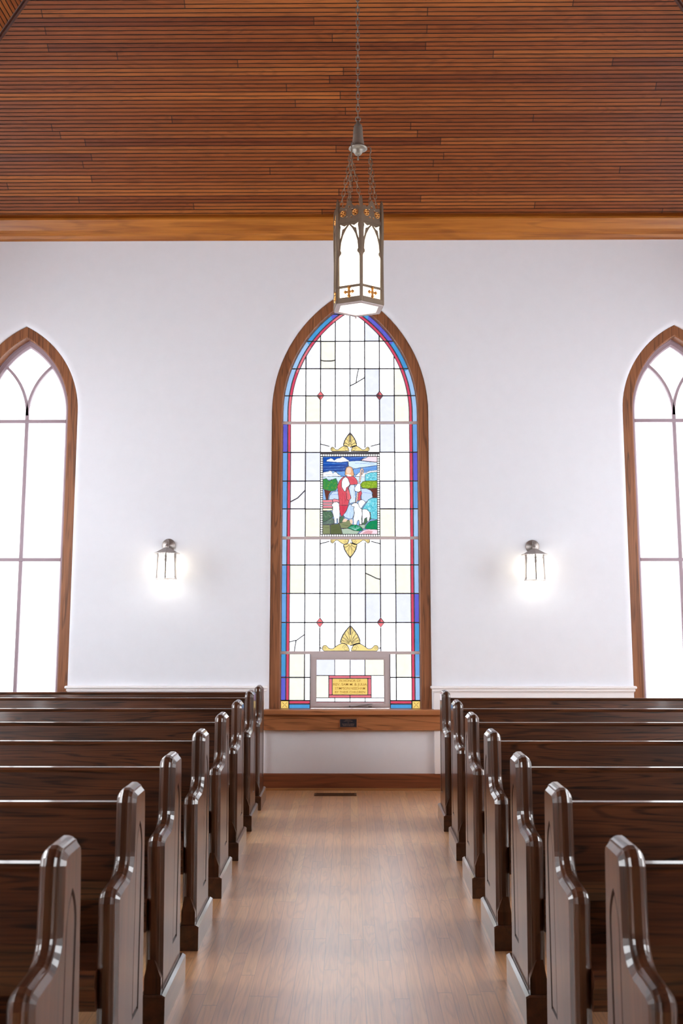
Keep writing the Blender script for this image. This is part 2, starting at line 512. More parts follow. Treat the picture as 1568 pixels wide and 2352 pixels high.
# cornice along the rear wall (and plain ones at the sides)
cprof = [(0, 4.885), (-.012, 4.885), (-.016, 4.900), (-.030, 4.925), (-.050, 4.938), (-.053, 4.948), (-.058, 4.952), (-.062, 4.965), (-.112, 5.035), (-.118, 5.045), (-.118, 5.062), (-.09, 5.10), (0, 5.10)]
MB().prism([(YW + y, z) for y, z in cprof], 'x', -XW, XW).build('trim_4', M['cornice'], kind='structure')
for sgn in (-1, 1):
    MB().prism([(sgn * XW - sgn * (-y), z) for y, z in cprof], 'y', YF, YW - .12).build('trim_%d' % (5 if sgn < 0 else 6), M['cornice'], kind='structure')

# baseboard, quarter round
MB().prism([(YW + .02, 0), (YW - .020, 0), (YW - .020, .125), (YW - .014, .135), (YW + .02, .137)], 'x', -XW, XW).build('baseboard_rear', M['baseboard'], kind='structure')
q = [(YW - .02, 0)] + [(YW - .02 - .018 * math.cos(a), .018 * math.sin(a)) for a in [i * PI / 12 for i in range(7)]]
MB().prism(q, 'x', -XW, XW).build('trim_7', M['shoe'], kind='structure')
for sgn, nm in ((-1, 'left'), (1, 'right')):
    x0, x1 = sorted((sgn * XW, sgn * (XW - .02)))
    MB().box(x0, x1, YF, YW - .04, 0, .135).build('baseboard_' + nm, M['baseboard'], kind='structure')

# chair rail with its white block below, between the windows (ends stop over the casings)
def chair_rail(x0, x1, idx):
    mb = MB()
    mb.box(x0 + .028, x1 - .028, YW - .026, YW + .01, .137, .832)
    for e, z0, z1, d in ((.0, .846, .868, .050), (.012, .822, .846, .040), (.020, .812, .822, .032)):
        mb.cbox(x0 + e, x1 - e, YW - d, YW + .01, z0, z1, .006)
    mb.build('trim_%d' % idx, M['white'], kind='structure')
chair_rail(CX_L + .499 - .005, -.71, 8)
chair_rail(.69, CX_R - .499 + .008, 9)
chair_rail(-XW, CX_L - .499 + .01, 10)
chair_rail(CX_R + .499 - .01, XW, 11)

# ------------------------------------------------------------------ the big stained window
win = empty('window_1', (0, YW, 0), kind='structure')
def at_win(o):  # child meshes are modelled in world coordinates
    o.matrix_parent_inverse = Matrix.Translation((0, -YW, 0))
    return o
YG = 8.86
mb = MB()
arch_loft(mb, ARCH_BIG, HB - .02, 0, [(0, 8.86), (0, 8.818), (-.004, 8.812), (-.088, 8.812), (-.094, 8.818), (-.094, 8.85), (-.100, 8.852), (-.100, 8.88)], REAR)
at_win(mb.build('casing', M['casing'], win))
# sill: stool and apron
mb = MB()
mb.prism([(YW + .10, .672), (YW - .078, .672), (YW - .085, .666), (YW - .085, .634), (YW - .078, .628), (YW + .10, .628)], 'x', -.755, .785)
at_win(mb.build('stool', M['casing_x'], win))
mb = MB()
mb.box(-.745, .775, YW - .045, YW + .01, .500, .627)
mb.box(-.745, .775, YW - .05, YW + .01, .618, .628)
at_win(mb.build('apron', M['casing_x'], win))

ROWS = [4.208, 3.953, 3.695, 3.444, 3.191, 2.924, 2.663, 2.412, 2.151, 1.913, 1.662, 1.408, 1.147, .934, .741, .674]
COLS = [-.535 + i * .13375 for i in range(9)]
PALE = [glass('white_a', (250, 250, 252), 3.6), glass('white_b', (250, 252, 255), 3.4), glass('white_c', (255, 250, 252), 3.2),
        glass('cream', (255, 252, 232), 1.2), glass('ice', (238, 238, 255), 1.2), glass('milk', (248, 244, 254), 1.2)]
BLUES = [glass('sky_blue', (120, 178, 242), .95, .25, (30, 30, 9)), glass('pale_blue', (172, 208, 248), 1.0, .2, (30, 30, 9)), glass('violet', (112, 112, 226), .9, .25, (30, 30, 9)), glass('azure', (84, 166, 226), .95, .25, (30, 30, 9))]
RED = glass('ruby', (230, 80, 108), 1.0, .2); RED2 = glass('rose', (246, 128, 140), 1.0, .15)
GOLD = glass('gold', (255, 214, 118), 1.05, .12)
# gold over white glass: overlay colour is relative to the white pane behind it
def overlay(name, srgb, gain=.33):
    t = NT('glass_' + name); c = [v * gain for v in lin(srgb)]
    tc = t.n('ShaderNodeTexCoord'); n = t.noise(t.vec(tc.outputs['Object'], (1, 1, 1)), 40, 2)
    tr = t.n('ShaderNodeBsdfTransparent')
    t.l(t.mix(n, (*[v * .9 for v in c], 1), (*[v * 1.1 for v in c], 1)), tr.inputs[0]); t.l(tr.outputs[0], t.out.inputs[0]); return t.m
OV_GOLD = overlay('gilded_overlay', (255, 226, 146)); OV_RED = overlay('red_overlay', (250, 124, 128))

def clip(poly, hs):
    """clip polygon by half planes (px, pz, nx, nz): keep n.(p-q) <= 0"""
    for qx, qz, nx, nz in hs:
        out = []
        for i in range(len(poly)):
            a, b = poly[i], poly[(i + 1) % len(poly)]
            da = nx * (a[0] - qx) + nz * (a[1] - qz); db = nx * (b[0] - qx) + nz * (b[1] - qz)
            if da <= 0: out.append(a)
            if (da < 0 < db) or (db < 0 < da):
                t = da / (da - db); out.append((a[0] + t * (b[0] - a[0]), a[1] + t * (b[1] - a[1])))
        poly = out
        if len(poly) < 3: return []
    return poly
A = ARCH_BIG; INN = -(.704 - .535)
inner = arch(**A, zb=ROWS[-1], off=INN, n=26)
hs = []
for (x0, z0), (x1, z1) in zip(inner[:-1], inner[1:]):
    hs.append((x0, z0, -(z1 - z0), (x1 - x0)))

mats = PALE + BLUES + [RED, RED2, GOLD]
gl, ld = MB(), MB()
rng = random.Random(11)
def pane(x0, x1, z0, z1, mi):
    p = clip([(x0, z0), (x1, z0), (x1, z1), (x0, z1)], hs)
    if p: gl.add([(x, YG, z) for x, z in p], [tuple(range(len(p)))], mi)
allrows = [4.5] + ROWS[:13]
LW = .0108
for r in range(len(allrows) - 1):
    zt, zb = allrows[r], allrows[r + 1]
    for c in range(8):
        if 5 < r < 9 and 1 < c < 6: continue          # the picture stands here
        k = rng.random()
        mi = 0 if k < .30 else 1 if k < .48 else 2 if k < .62 else 3 if k < .80 else 4 if k < .91 else 5
        if r in (5, 9, 12) and 1 < c < 6: mi = 0
        pane(COLS[c], COLS[c + 1], zb, zt, mi)
# bottom row: left and right of the hopper
for (x0, x1) in ((-.535, -.400), (-.400, -.345), (.341, .400), (.400, .535)):
    for (z1, z0) in ((1.147, .934), (.934, .737)):
        pane(x0, x1, z0, z1, rng.choice([0, 1, 3, 3]) if x1 - x0 > .1 else 0)
for s0, s1 in ((-.535, -.345), (.341, .535)):
    gl.add([(s0, YG, .737), (s1, YG, .737), (s1, YG, .708), (s0, YG, .708)], [(0, 1, 2, 3)], 10)
    gl.add([(s0, YG, .708), (s1, YG, .708), (s1, YG, .66), (s0, YG, .66)], [(0, 1, 2, 3)], 9)
for sg in (-1, 1):
    x0, x1 = sorted((sg * .535, sg * .608))
    gl.add([(x0, YG, .737), (x1, YG, .737), (x1, YG, .66), (x0, YG, .66)], [(0, 1, 2, 3)], 12)
    cx = (x0 + x1) / 2
    for a in (45, 135, 225, 315):
        q = math.radians(a)
        ld.strip([(cx + .004 * math.cos(q), .70 + .004 * math.sin(q)), (cx + .03 * math.cos(q), .70 + .03 * math.sin(q))], .003, YG - .003, YG)
# red and blue border bands following the arch
o_in = arch(**A, zb=.737, off=INN, n=60); o_mid = arch(**A, zb=.737, off=-(.704 - .5625), n=60); o_out = arch(**A, zb=.737, off=-.094, n=60)
def densify(o):
    zs = np.arange(.737, A['zs'], .03)
    return [(o[0][0], z) for z in zs] + o[1:-1] + [(o[-1][0], z) for z in zs[::-1]]
o_in, o_mid, o_out = densify(o_in), densify(o_mid), densify(o_out)
rows_b = [4.208, 3.953, 3.695, 3.444, 3.191, 2.924, 2.663, 2.412, 2.151, 1.913, 1.662, 1.408, 1.147, .934, .737]
LB = [8, 9, 7, 7, 7, 8, 6, 6, 7, 7, 6, 6, 9, 9, 8]; RB = [9, 8, 9, 7, 7, 6, 8, 6, 7, 7, 7, 8, 9, 6, 7]
half = len(o_in) // 2
for i in range(len(o_in) - 1):
    z = (o_out[i][1] + o_out[i + 1][1]) / 2
    k = sum(1 for q in rows_b if z < q); k = min(k, 14)
    bi = (LB if i < half else RB)[k]
    for a, b, mi in ((o_in, o_mid, 10 if i >= half or z < 3.2 else (10 if k % 2 else 11)), (o_mid, o_out, bi)):
        gl.add([(a[i][0], YG, a[i][1]), (a[i + 1][0], YG, a[i + 1][1]), (b[i + 1][0], YG, b[i + 1][1]), (b[i][0], YG, b[i][1])], [(0, 1, 2, 3)], mi)
for o, wd in ((o_in, .007), (o_mid, .009), (o_out, .007)):
    ld.strip(o, wd, YG - .005, YG + .003)

# lead lines of the grid
def seg_clip(p, q):
    t0, t1 = 0.0, 1.0
    dx, dz = q[0] - p[0], q[1] - p[1]
    for qx, qz, nx, nz in hs:
        d0 = nx * (p[0] - qx) + nz * (p[1] - qz); dd = nx * dx + nz * dz
        if abs(dd) < 1e-12:
            if d0 > 0: return None
            continue
        t = -d0 / dd
        if dd > 0: t1 = min(t1, t)
        else: t0 = max(t0, t)
    if t0 >= t1: return None
    return [(p[0] + dx * t0, p[1] + dz * t0), (p[0] + dx * t1, p[1] + dz * t1)]
def lead(p, q, wd=LW):
    s = seg_clip(p, q)
    if s: ld.strip(s, wd, YG - .005, YG + .003)
for z in ROWS[:13]:
    if 2.2 < z < 2.9:
        lead((-.6, z), (-.268, z)); lead((.268, z), (.6, z))
    else: lead((-.6, z), (.6, z))
def outx(z, off):   # half width of the arch at height z
    if z <= A['zs']: return A['h'] + off
    return math.sqrt(max((A['h'] + A['c'] + off) ** 2 - (z - A['zs']) ** 2, 0)) - A['c']
for z in rows_b:
    for sg in (-1, 1):
        a, b = outx(z, INN), outx(z, -.094)
        if b > 0.02: ld.strip([(sg * max(a, 0), z), (sg * b, z)], .010, YG - .005, YG + .003)
for i, x in enumerate(COLS[1:-1]):
    segs = [(4.5, 1.147)]
    if i in (1, 5): segs = [(4.5, 3.484), (3.404, 1.452), (1.364, 1.147)]
    elif i == 3: segs = [(4.5, 3.02), (1.99, 1.30)]
    elif i in (2, 4): segs = [(4.5, 2.965), (2.113, 1.195)]
    if i in (1, 5): segs = [(4.5, 3.484), (3.404, 2.924), (2.151, 1.452), (1.364, 1.147)]
    for a, b in segs: lead((x, a), (x, b))
for x in (-.400, .400):
    ld.strip([(x, 1.147), (x, .737)], LW, YG - .005, YG + .003)
for s0, s1 in ((-.535, -.345), (.341, .535)):
    for z in (.934, .737, .708): ld.strip([(s0, z), (s1, z)], LW, YG - .005, YG + .003)
for x in (-.351, .347): ld.strip([(x, 1.147), (x, .66)], .008, YG - .005, YG + .003)
for sg in (-1, 1):
    ld.strip([(sg * .535, .737), (sg * .535, .66)], LW, YG - .005, YG + .003)
    ld.strip([(sg * .535, .737), (sg * .608, .737)], LW, YG - .005, YG + .003)
# repair leads across cracked panes
for pl in ([(-.268, 3.775), (-.235, 3.768), (-.17, 3.768), (-.134, 3.775)], [(0, 3.535), (.05, 3.56), (.134, 3.612)], [(.055, 3.56), (.062, 3.62), (.078, 3.695)],
           [(-.535, 2.475), (-.47, 2.51), (-.402, 2.58)], [(.134, 1.84), (.18, 1.82), (.23, 1.795), (.268, 1.785)],
           [(-.535, 1.24), (-.47, 1.255), (-.40, 1.305)], [(-.475, 1.255), (-.485, 1.20), (-.49, 1.15)],
           [(-.268, 3.0), (-.185, 2.978)], [(.268, 3.0), (.185, 2.978)], [(-.268, 2.10), (-.185, 2.122)], [(.268, 2.10), (.185, 2.122)],
           [(-.268, 1.19), (-.25, 1.185)], [(.268, 1.19), (.25, 1.185)]):
    ld.strip(pl, .0095, YG - .005, YG + .003)

# gilded ornaments and red diamonds
ov = MB()
def fill(poly, mi, y=YG - .0015):
    ov.add([(x, y, z) for x, z in poly], [tuple(range(len(poly)))], mi)
for sx in (-.2675, .2675):
    for sz in (3.444, 1.408):
        d = [(sx, sz + .042), (sx + .032, sz), (sx, sz - .042), (sx - .032, sz)]
        fill(d, 1); ld.strip(d + [d[0], d[1]], .007, YG - .006, YG + .001)
def bez(p0, p1, p2, p3, n=8):
    return [tuple((1 - t) ** 3 * a + 3 * t * (1 - t) ** 2 * b + 3 * t * t * (1 - t) * c + t ** 3 * d for a, b, c, d in zip(p0, p1, p2, p3)) for t in [i / n for i in range(n + 1)]]
def ornament(cx, z0, up, W, Hh, wide):
    """palmette over two scrolls; z0 = base line, up = +1/-1"""
    P = lambda x, z: (cx + x, z0 + up * z)
    half_leaf = bez((0, Hh), (W * .45, Hh * .80), (W * .95, Hh * .58), (W, Hh * .32))
    leaf = [P(-x, z) for x, z in half_leaf[::-1]] + [P(x, z) for x, z in half_leaf[1:]] + [P(0, Hh * .22)]
    fill(leaf, 0, YG - .0012)
    n = 9 if W > .07 else 5
    for i in range(n):
        a = math.radians(-78 + 156 * i / (n - 1)); L = Hh * (.66 - .30 * abs(math.sin(a)) ** 1.3); w_ = W * (.17 if n == 9 else .26)
        o = Vector((0, Hh * .30)); d = Vector((math.sin(a), math.cos(a))); q = Vector((d.y, -d.x))
        pts = []
        for t in (0.12, .35, .6, .8, .93, 1.0): pts.append(o + d * L * t + q * w_ * math.sin(PI * min(t, .985) ** 1.6) * 1.0)
        for t in (.93, .8, .6, .35, .12): pts.append(o + d * L * t - q * w_ * math.sin(PI * min(t, .985) ** 1.6) * 1.0)
        ld.strip([P(p.x, p.y) for p in pts], .0028, YG - .006, YG + .001)
    ld.strip(leaf, .0095, YG - .006, YG + .001)
    for sg in (-1, 1):
        Q = lambda x, z: P(sg * x, z)
        top = bez((.012, Hh * .12), (W * .5, Hh * .45), (W * 1.1, Hh * .30), (wide * .62, Hh * .10)) + bez((wide * .62, Hh * .10), (wide * .8, Hh * .06), (wide * .80, Hh * .26), (wide * .90, Hh * .24), 6)[1:] + bez((wide * .90, Hh * .24), (wide * 1.02, Hh * .22), (wide * 1.0, .004), (wide * .9, .003), 6)[1:]
        poly = [Q(.008, .004)] + [Q(*p) for p in top]
        fill(poly, 0)
        ld.strip(poly + [poly[0]], .006, YG - .006, YG + .001)
        r = Hh * .13
        for cxx, rr in ((r + .012, r), (wide * .9, r * .55)):
            ld.strip([Q(cxx + rr * (1 - i / 18) * math.cos(i * .7), Hh * .13 + rr * (1 - i / 18) * math.sin(i * .7)) for i in range(14)], .0022, YG - .006, YG + .001)
ornament(0, 2.930, 1, .060, .175, .178)
ornament(0, 2.148, -1, .060, .175, .178)
ornament(0, 1.158, 1, .088, .225, .250)
at_win(gl.build('stained_glass', mats, win, fix=False))
at_win(ov.build('gilded_ornament', [OV_GOLD, OV_RED], win, fix=False))

# the picture: shepherd and sheep, leaded pieces laid out on a fine grid of glass
def wp(px, py):
    d = py - 1200
    return ((px - 804.1) * (.003884457 - 2.39e-7 * d), 2.290618 - 3.893264e-3 * d + 2.38799e-7 * d * d)
C5 = lambda x, y: wp(700 + x / 6.92, 960 + y / 6.92)
PIC = [  # (colour key, polygon in sketch units), back to front
 ('sky', [(280, 588), (1158, 588), (1158, 1852), (280, 1852)]),
 ('deep', [(280, 588), (985, 588), (900, 665), (870, 680), (690, 690), (690, 760), (650, 790), (640, 845), (540, 855), (480, 850), (400, 832), (340, 850), (280, 870)]),
 ('deep2', [(280, 760), (560, 740), (680, 745), (650, 790), (640, 845), (540, 855), (480, 850), (400, 832), (340, 850), (280, 870)]),
 ('cloud', [(340, 690), (360, 662), (385, 655), (410, 640), (440, 650), (470, 675), (510, 645), (560, 638), (600, 618), (640, 635), (665, 655), (700, 675), (712, 690), (640, 695), (560, 706), (450, 698)]),
 ('pinkw', [(890, 675), (930, 650), (975, 635), (1010, 612), (1060, 608), (1158, 615), (1158, 705), (1020, 690)]),
 ('pale', [(690, 690), (870, 680), (1010, 700), (1158, 708), (1158, 750), (800, 805), (700, 775)]),
 ('mid', [(770, 812), (1158, 752), (1158, 830), (950, 850), (800, 905), (770, 870)]),
 ('mid', [(490, 852), (645, 845), (645, 930), (580, 925), (520, 880)]),
 ('cloud', [(280, 870), (330, 858), (360, 860), (400, 838), (430, 850), (445, 885), (480, 855), (510, 870), (530, 895), (570, 915), (575, 930), (480, 925), (280, 938)]),
 ('cloud', [(800, 930), (860, 870), (900, 850), (960, 880), (1020, 845), (1158, 828), (1158, 862), (1030, 880), (960, 905), (955, 935)]),
 ('pale', [(280, 938), (480, 928), (560, 935), (955, 935), (955, 1000), (880, 1050), (540, 1050), (510, 985), (440, 975), (380, 985), (280, 975)]),
 ('lilac', [(380, 1300), (395, 1230), (440, 1175), (530, 1158), (540, 1300)]),
 ('lilac', [(890, 1120), (1000, 1125), (1060, 1160), (1080, 1270), (1010, 1310), (960, 1350), (900, 1290)]),
 ('cyan', [(958, 1000), (958, 900), (1000, 880), (1060, 865), (1158, 858), (1158, 995), (1020, 1003)]),
 ('green', [(280, 980), (340, 960), (385, 1000), (450, 975), (495, 960), (515, 1000), (525, 1080), (490, 1150), (420, 1165), (330, 1145), (280, 1120)]),
 ('brown', [(310, 1140), (420, 1162), (385, 1205), (368, 1300), (340, 1300), (322, 1210)]),
 ('lime', [(885, 1060), (920, 1010), (1000, 1000), (1158, 998), (1158, 1115), (1000, 1127), (905, 1110)]),
 ('brown', [(985, 1125), (1158, 1115), (1158, 1285), (1075, 1275), (1080, 1190), (1045, 1150)]),
 ('rose', [(280, 1305), (435, 1300), (445, 1342), (280, 1342)]), ('cloud', [(280, 1342), (445, 1342), (440, 1354), (280, 1354)]),
 ('rose', [(280, 1354), (440, 1354), (435, 1385), (280, 1385)]), ('cloud', [(280, 1385), (435, 1385), (435, 1398), (280, 1398)]),
 ('rose', [(280, 1398), (440, 1398), (440, 1430), (280, 1430)]), ('creamy', [(280, 1440), (440, 1440), (440, 1470), (280, 1472)]),
 ('rose', [(440, 1300), (470, 1285), (545, 1300), (545, 1345), (500, 1330), (450, 1345)]),
 ('cyan', [(905, 1450), (960, 1380), (1010, 1300), (1070, 1268), (1158, 1270), (1158, 1615), (1050, 1605), (1030, 1540), (960, 1460)]),
 ('moss', [(280, 1480), (420, 1480), (450, 1560), (440, 1590), (340, 1640), (280, 1650)]),
 ('rock', [(280, 1650), (340, 1640), (430, 1580), (460, 1610), (470, 1680), (280, 1700)]),
 ('olive', [(280, 1700), (400, 1700), (405, 1852), (280, 1852)]),
 ('olive2', [(405, 1695), (545, 1680), (575, 1760), (600, 1852), (405, 1852)]),
 ('olive', [(545, 1670), (700, 1620), (720, 1650), (760, 1695), (680, 1755), (575, 1755)]),
 ('moss', [(555, 1570), (610, 1560), (640, 1610), (600, 1660), (550, 1670)]),
 ('mint', [(580, 1765), (680, 1755), (870, 1800), (830, 1852), (602, 1852)]),
 ('mint', [(860, 1705), (960, 1690), (955, 1760), (915, 1755)]),
 ('emerald', [(675, 1750), (740, 1700), (810, 1695), (880, 1725), (930, 1780), (880, 1800), (780, 1790)]),
 ('emerald', [(955, 1760), (980, 1690), (1040, 1640), (1158, 1620), (1158, 1775), (1040, 1768)]),
 ('pinkw', [(840, 1852), (930, 1785), (1010, 1768), (1158, 1775), (1158, 1852)]),
 ('pink', [(900, 1840), (960, 1800), (1010, 1785), (1080, 1800), (1060, 1842)]),
 ('moss', [(905, 1500), (1040, 1500), (1050, 1610), (1000, 1650), (960, 1690), (860, 1705)]),
 ('red', [(640, 928), (690, 925), (770, 925), (810, 960), (840, 1010), (835, 1060), (770, 1060), (720, 1062), (690, 1110), (715, 1200), (735, 1270), (705, 1310), (690, 1390), (670, 1450), (615, 1550), (575, 1562), (555, 1500), (545, 1320), (530, 1200), (518, 1085), (550, 1000), (600, 945)]),
 ('redd', [(545, 1385), (690, 1390), (670, 1450), (615, 1550), (575, 1562), (555, 1500)]),
 ('redl', [(660, 1170), (690, 1110), (715, 1200), (735, 1270), (705, 1310), (670, 1300)]),
 ('red', [(830, 1320), (850, 1190), (895, 1155), (908, 1200), (885, 1250), (890, 1300)]),
 ('robe', [(700, 1110), (725, 1065), (790, 1065), (800, 1180), (805, 1340), (745, 1350), (712, 1370), (705, 1310), (737, 1270), (715, 1200)]),
 ('robeb', [(712, 1372), (745, 1370), (785, 1420), (780, 1540), (755, 1600), (700, 1605), (640, 1580), (608, 1545), (655, 1490), (690, 1400)]),
 ('peach', [(595, 1650), (620, 1598), (670, 1605), (680, 1620), (650, 1652)]), ('peach', [(708, 1620), (750, 1605), (765, 1650), (750, 1692), (722, 1670)]),
 ('woolw', [(650, 935), (685, 960), (718, 1050), (700, 1080), (660, 1110), (650, 1160), (625, 1165), (585, 1090), (585, 1020), (605, 965)]),
 ('woolw', [(795, 1100), (845, 1035), (885, 1050), (888, 1158), (850, 1180), (810, 1165), (790, 1158)]),
 ('tan', [(638, 905), (645, 830), (665, 785), (705, 768), (750, 785), (772, 850), (785, 915), (740, 930), (680, 925)]),
 ('peach', [(668, 800), (700, 785), (730, 805), (735, 860), (710, 890), (675, 885), (660, 850)]),
 ('peachw', [(655, 900), (690, 895), (735, 905), (740, 930), (680, 927)]),
 ('crook', [(858, 1020), (880, 880), (880, 830), (895, 800), (920, 800), (938, 830), (930, 880), (905, 905), (900, 885), (917, 850), (910, 825), (900, 850), (885, 1020)]),
 ('crook', [(808, 1345), (830, 1185), (852, 1180), (836, 1330)]),
 ('wool', [(426, 1395), (430, 1375), (460, 1340), (510, 1333), (545, 1360), (552, 1450), (556, 1540), (548, 1600), (548, 1672), (527, 1675), (520, 1600), (508, 1600), (510, 1672), (472, 1676), (465, 1600), (440, 1500), (445, 1410)]),
 ('wool', [(845, 1350), (870, 1310), (910, 1298), (945, 1315), (968, 1345), (930, 1390), (900, 1435), (870, 1440), (850, 1390)]),
 ('wool', [(910, 1455), (950, 1448), (990, 1455), (1030, 1500), (1040, 1560), (1015, 1645), (990, 1645), (985, 1580), (950, 1600), (935, 1672), (912, 1665)]),
 ('wool', [(735, 1385), (770, 1355), (820, 1348), (855, 1375), (868, 1420), (905, 1450), (912, 1530), (900, 1600), (905, 1690), (870, 1695), (858, 1620), (835, 1640), (820, 1700), (778, 1700), (770, 1600), (788, 1510), (775, 1450), (785, 1410), (750, 1405)]),
]
PC = {'sky': (150, 190, 240), 'deep': (30, 84, 176), 'deep2': (44, 78, 158), 'cloud': (246, 246, 252), 'pinkw': (252, 214, 222), 'pale': (206, 224, 252), 'mid': (118, 168, 232),
      'lilac': (196, 212, 246), 'cyan': (120, 214, 228), 'green': (62, 146, 78), 'brown': (112, 62, 52), 'lime': (136, 172, 48), 'rose': (250, 150, 160), 'creamy': (252, 244, 200),
      'moss': (88, 118, 92), 'rock': (104, 122, 112), 'olive': (140, 146, 106), 'olive2': (102, 110, 72), 'mint': (188, 204, 182), 'emerald': (24, 142, 92), 'pink': (230, 170, 176),
      'red': (228, 92, 104), 'redd': (222, 70, 90), 'redl': (244, 120, 128), 'robe': (214, 226, 250), 'robeb': (196, 216, 250), 'peach': (250, 214, 186), 'peachw': (255, 240, 226), 'woolw': (250, 248, 252),
      'wool': (250, 250, 250), 'tan': (240, 176, 128), 'crook': (240, 200, 180), 'fold': (176, 40, 62), 'bluefold': (140, 166, 214), 'shade': (196, 200, 220), 'fold2': (76, 84, 50), 'yellow': (206, 222, 84), 'teal': (52, 156, 178), 'whiteleaf': (206, 244, 246), 'rockl': (140, 160, 128)}
pkeys = list(PC)
pmats = [glass('pic_' + k, PC[k], 1.3 if min(PC[k]) > 190 else 1.12, .3 if k in ('green', 'lime', 'cyan', 'moss', 'rock', 'emerald', 'deep', 'deep2', 'red', 'mid') else .14, (120, 120, 60)) for k in pkeys] + [M['lead']]
x0p, x1p, z0p, z1p = -.2425, .2405, 2.188, 2.883
NXp, NZp = 200, 290
gx = x0p + (np.arange(NXp) + .5) * (x1p - x0p) / NXp; gz = z0p + (np.arange(NZp) + .5) * (z1p - z0p) / NZp
GX, GZ = np.meshgrid(gx, gz)
grid = np.full(GX.shape, pkeys.index('sky')); LEADI = len(pkeys)
for key, poly in PIC:
    pts = [C5(*p) for p in poly]
    inside = np.zeros(GX.shape, bool); dist = np.full(GX.shape, 9.0)
    for (ax, az), (bx, bz) in zip(pts, pts[1:] + pts[:1]):
        cond = (az > GZ) != (bz > GZ)
        with np.errstate(divide='ignore', invalid='ignore'):
            xi = (bx - ax) * (GZ - az) / (bz - az if bz != az else 1e-12) + ax
        inside ^= cond & (GX < xi)
        L2 = (bx - ax) ** 2 + (bz - az) ** 2 + 1e-12
        t = np.clip(((GX - ax) * (bx - ax) + (GZ - az) * (bz - az)) / L2, 0, 1)
        dist = np.minimum(dist, np.hypot(GX - ax - t * (bx - ax), GZ - az - t * (bz - az)))
    grid[inside] = pkeys.index(key)
    if key not in ('peachw', 'peach', 'deep2', 'pink'):
        grid[(dist < (.0022 if key not in ('cloud', 'pale', 'crook', 'mid') else .0016))] = LEADI
def stroke(key, pts, wd):
    pts = [C5(*p) for p in pts]
    for (ax, az), (bx, bz) in zip(pts, pts[1:]):
        L2 = (bx - ax) ** 2 + (bz - az) ** 2 + 1e-12
        t = np.clip(((GX - ax) * (bx - ax) + (GZ - az) * (bz - az)) / L2, 0, 1)
        m = (np.hypot(GX - ax - t * (bx - ax), GZ - az - t * (bz - az)) < wd) & (grid != LEADI)
        grid[m] = pkeys.index(key)
# painted folds, leaves and fleece
for key, wd, lines in (('fold', .0011, [[(560, 1080), (590, 1200), (610, 1500)], [(600, 1170), (640, 1300), (620, 1480)], [(545, 1100), (570, 1300)], [(640, 1180), (660, 1360)], [(690, 960), (750, 1000), (800, 1050)], [(700, 940), (790, 1000)], [(680, 1200), (700, 1290)]]),
                       ('bluefold', .0010, [[(730, 1090), (735, 1250), (725, 1350)], [(770, 1100), (775, 1330)], [(690, 1430), (660, 1560)], [(725, 1400), (720, 1590)], [(750, 1420), (755, 1570)]]),
                       ('deep', .0011, [[(850, 790), (1150, 770)], [(900, 830), (1150, 800)], [(800, 720), (1100, 730)], [(330, 900), (500, 905)], [(420, 1220), (530, 1215)], [(920, 1180), (1050, 1200)]]),
                       ('mid', .0014, [[(300, 625), (600, 605)], [(720, 640), (960, 620)], [(300, 780), (620, 770)], [(300, 720), (660, 725)], [(310, 820), (630, 810)]]),
                       ('shade', .0010, [[(500, 1560), (500, 1400)], [(530, 1600), (535, 1420)], [(840, 1620), (845, 1500)], [(800, 1640), (815, 1540)], [(640, 1000), (625, 1120)], [(830, 1080), (835, 1150)], [(690, 830), (700, 870)]]),
                       ('fold2', .0012, [[(450, 1790), (540, 1760)], [(430, 1740), (520, 1730)], [(310, 1740), (390, 1745)], [(600, 1700), (690, 1710)]])):
    for l_ in lines: stroke(key, l_, wd)
lr = random.Random(5)
for key, (xa, xb, ya, yb), n_ in (('lime', (305, 505, 1010, 1130), 26), ('yellow', (915, 1140, 1020, 1100), 26), ('teal', (975, 1140, 890, 985), 22), ('teal', (960, 1140, 1310, 1580), 55), ('whiteleaf', (975, 1140, 880, 985), 16),
                                  ('whiteleaf', (960, 1140, 1310, 1580), 40), ('rockl', (300, 430, 1500, 1680), 26), ('green', (980, 1140, 1660, 1755), 20)):
    for _ in range(n_):
        cx, cz, a_ = lr.uniform(xa, xb), lr.uniform(ya, yb), lr.uniform(0, 3.14)
        X_, Z_ = C5(cx, cz); i_, j_ = int((X_ - x0p) / (x1p - x0p) * NXp), int((Z_ - z0p) / (z1p - z0p) * NZp)
        ok = {'lime': 'green', 'yellow': 'lime', 'teal': 'cyan', 'whiteleaf': 'cyan', 'rockl': ('moss', 'rock'), 'green': 'emerald'}[key]
        if 0 <= i_ < NXp and 0 <= j_ < NZp and pkeys[min(grid[j_, i_], LEADI - 1)] in (ok if isinstance(ok, tuple) else (ok, key)):
            stroke(key, [(cx - 12 * math.cos(a_), cz - 12 * math.sin(a_)), (cx + 12 * math.cos(a_), cz + 12 * math.sin(a_))], .0013)
for k_ in range(-4, 5): stroke('whiteleaf', [(800, 1780), (800 + 26 * k_, 1712 + 5 * abs(k_))], .0007)
pm = MB()
sx_, sz_ = (x1p - x0p) / NXp, (z1p - z0p) / NZp
for j in range(NZp):
    i = 0
    while i < NXp:
        k = i
        while k < NXp and grid[j, k] == grid[j, i]: k += 1
        xa, xb, za, zb = x0p + i * sx_, x0p + k * sx_, z0p + j * sz_, z0p + (j + 1) * sz_
        pm.add([(xa, YG, za), (xb, YG, za), (xb, YG, zb), (xa, YG, zb)], [(0, 1, 2, 3)], int(grid[j, i])); i = k
at_win(pm.build('shepherd_picture', pmats, win, fix=False))
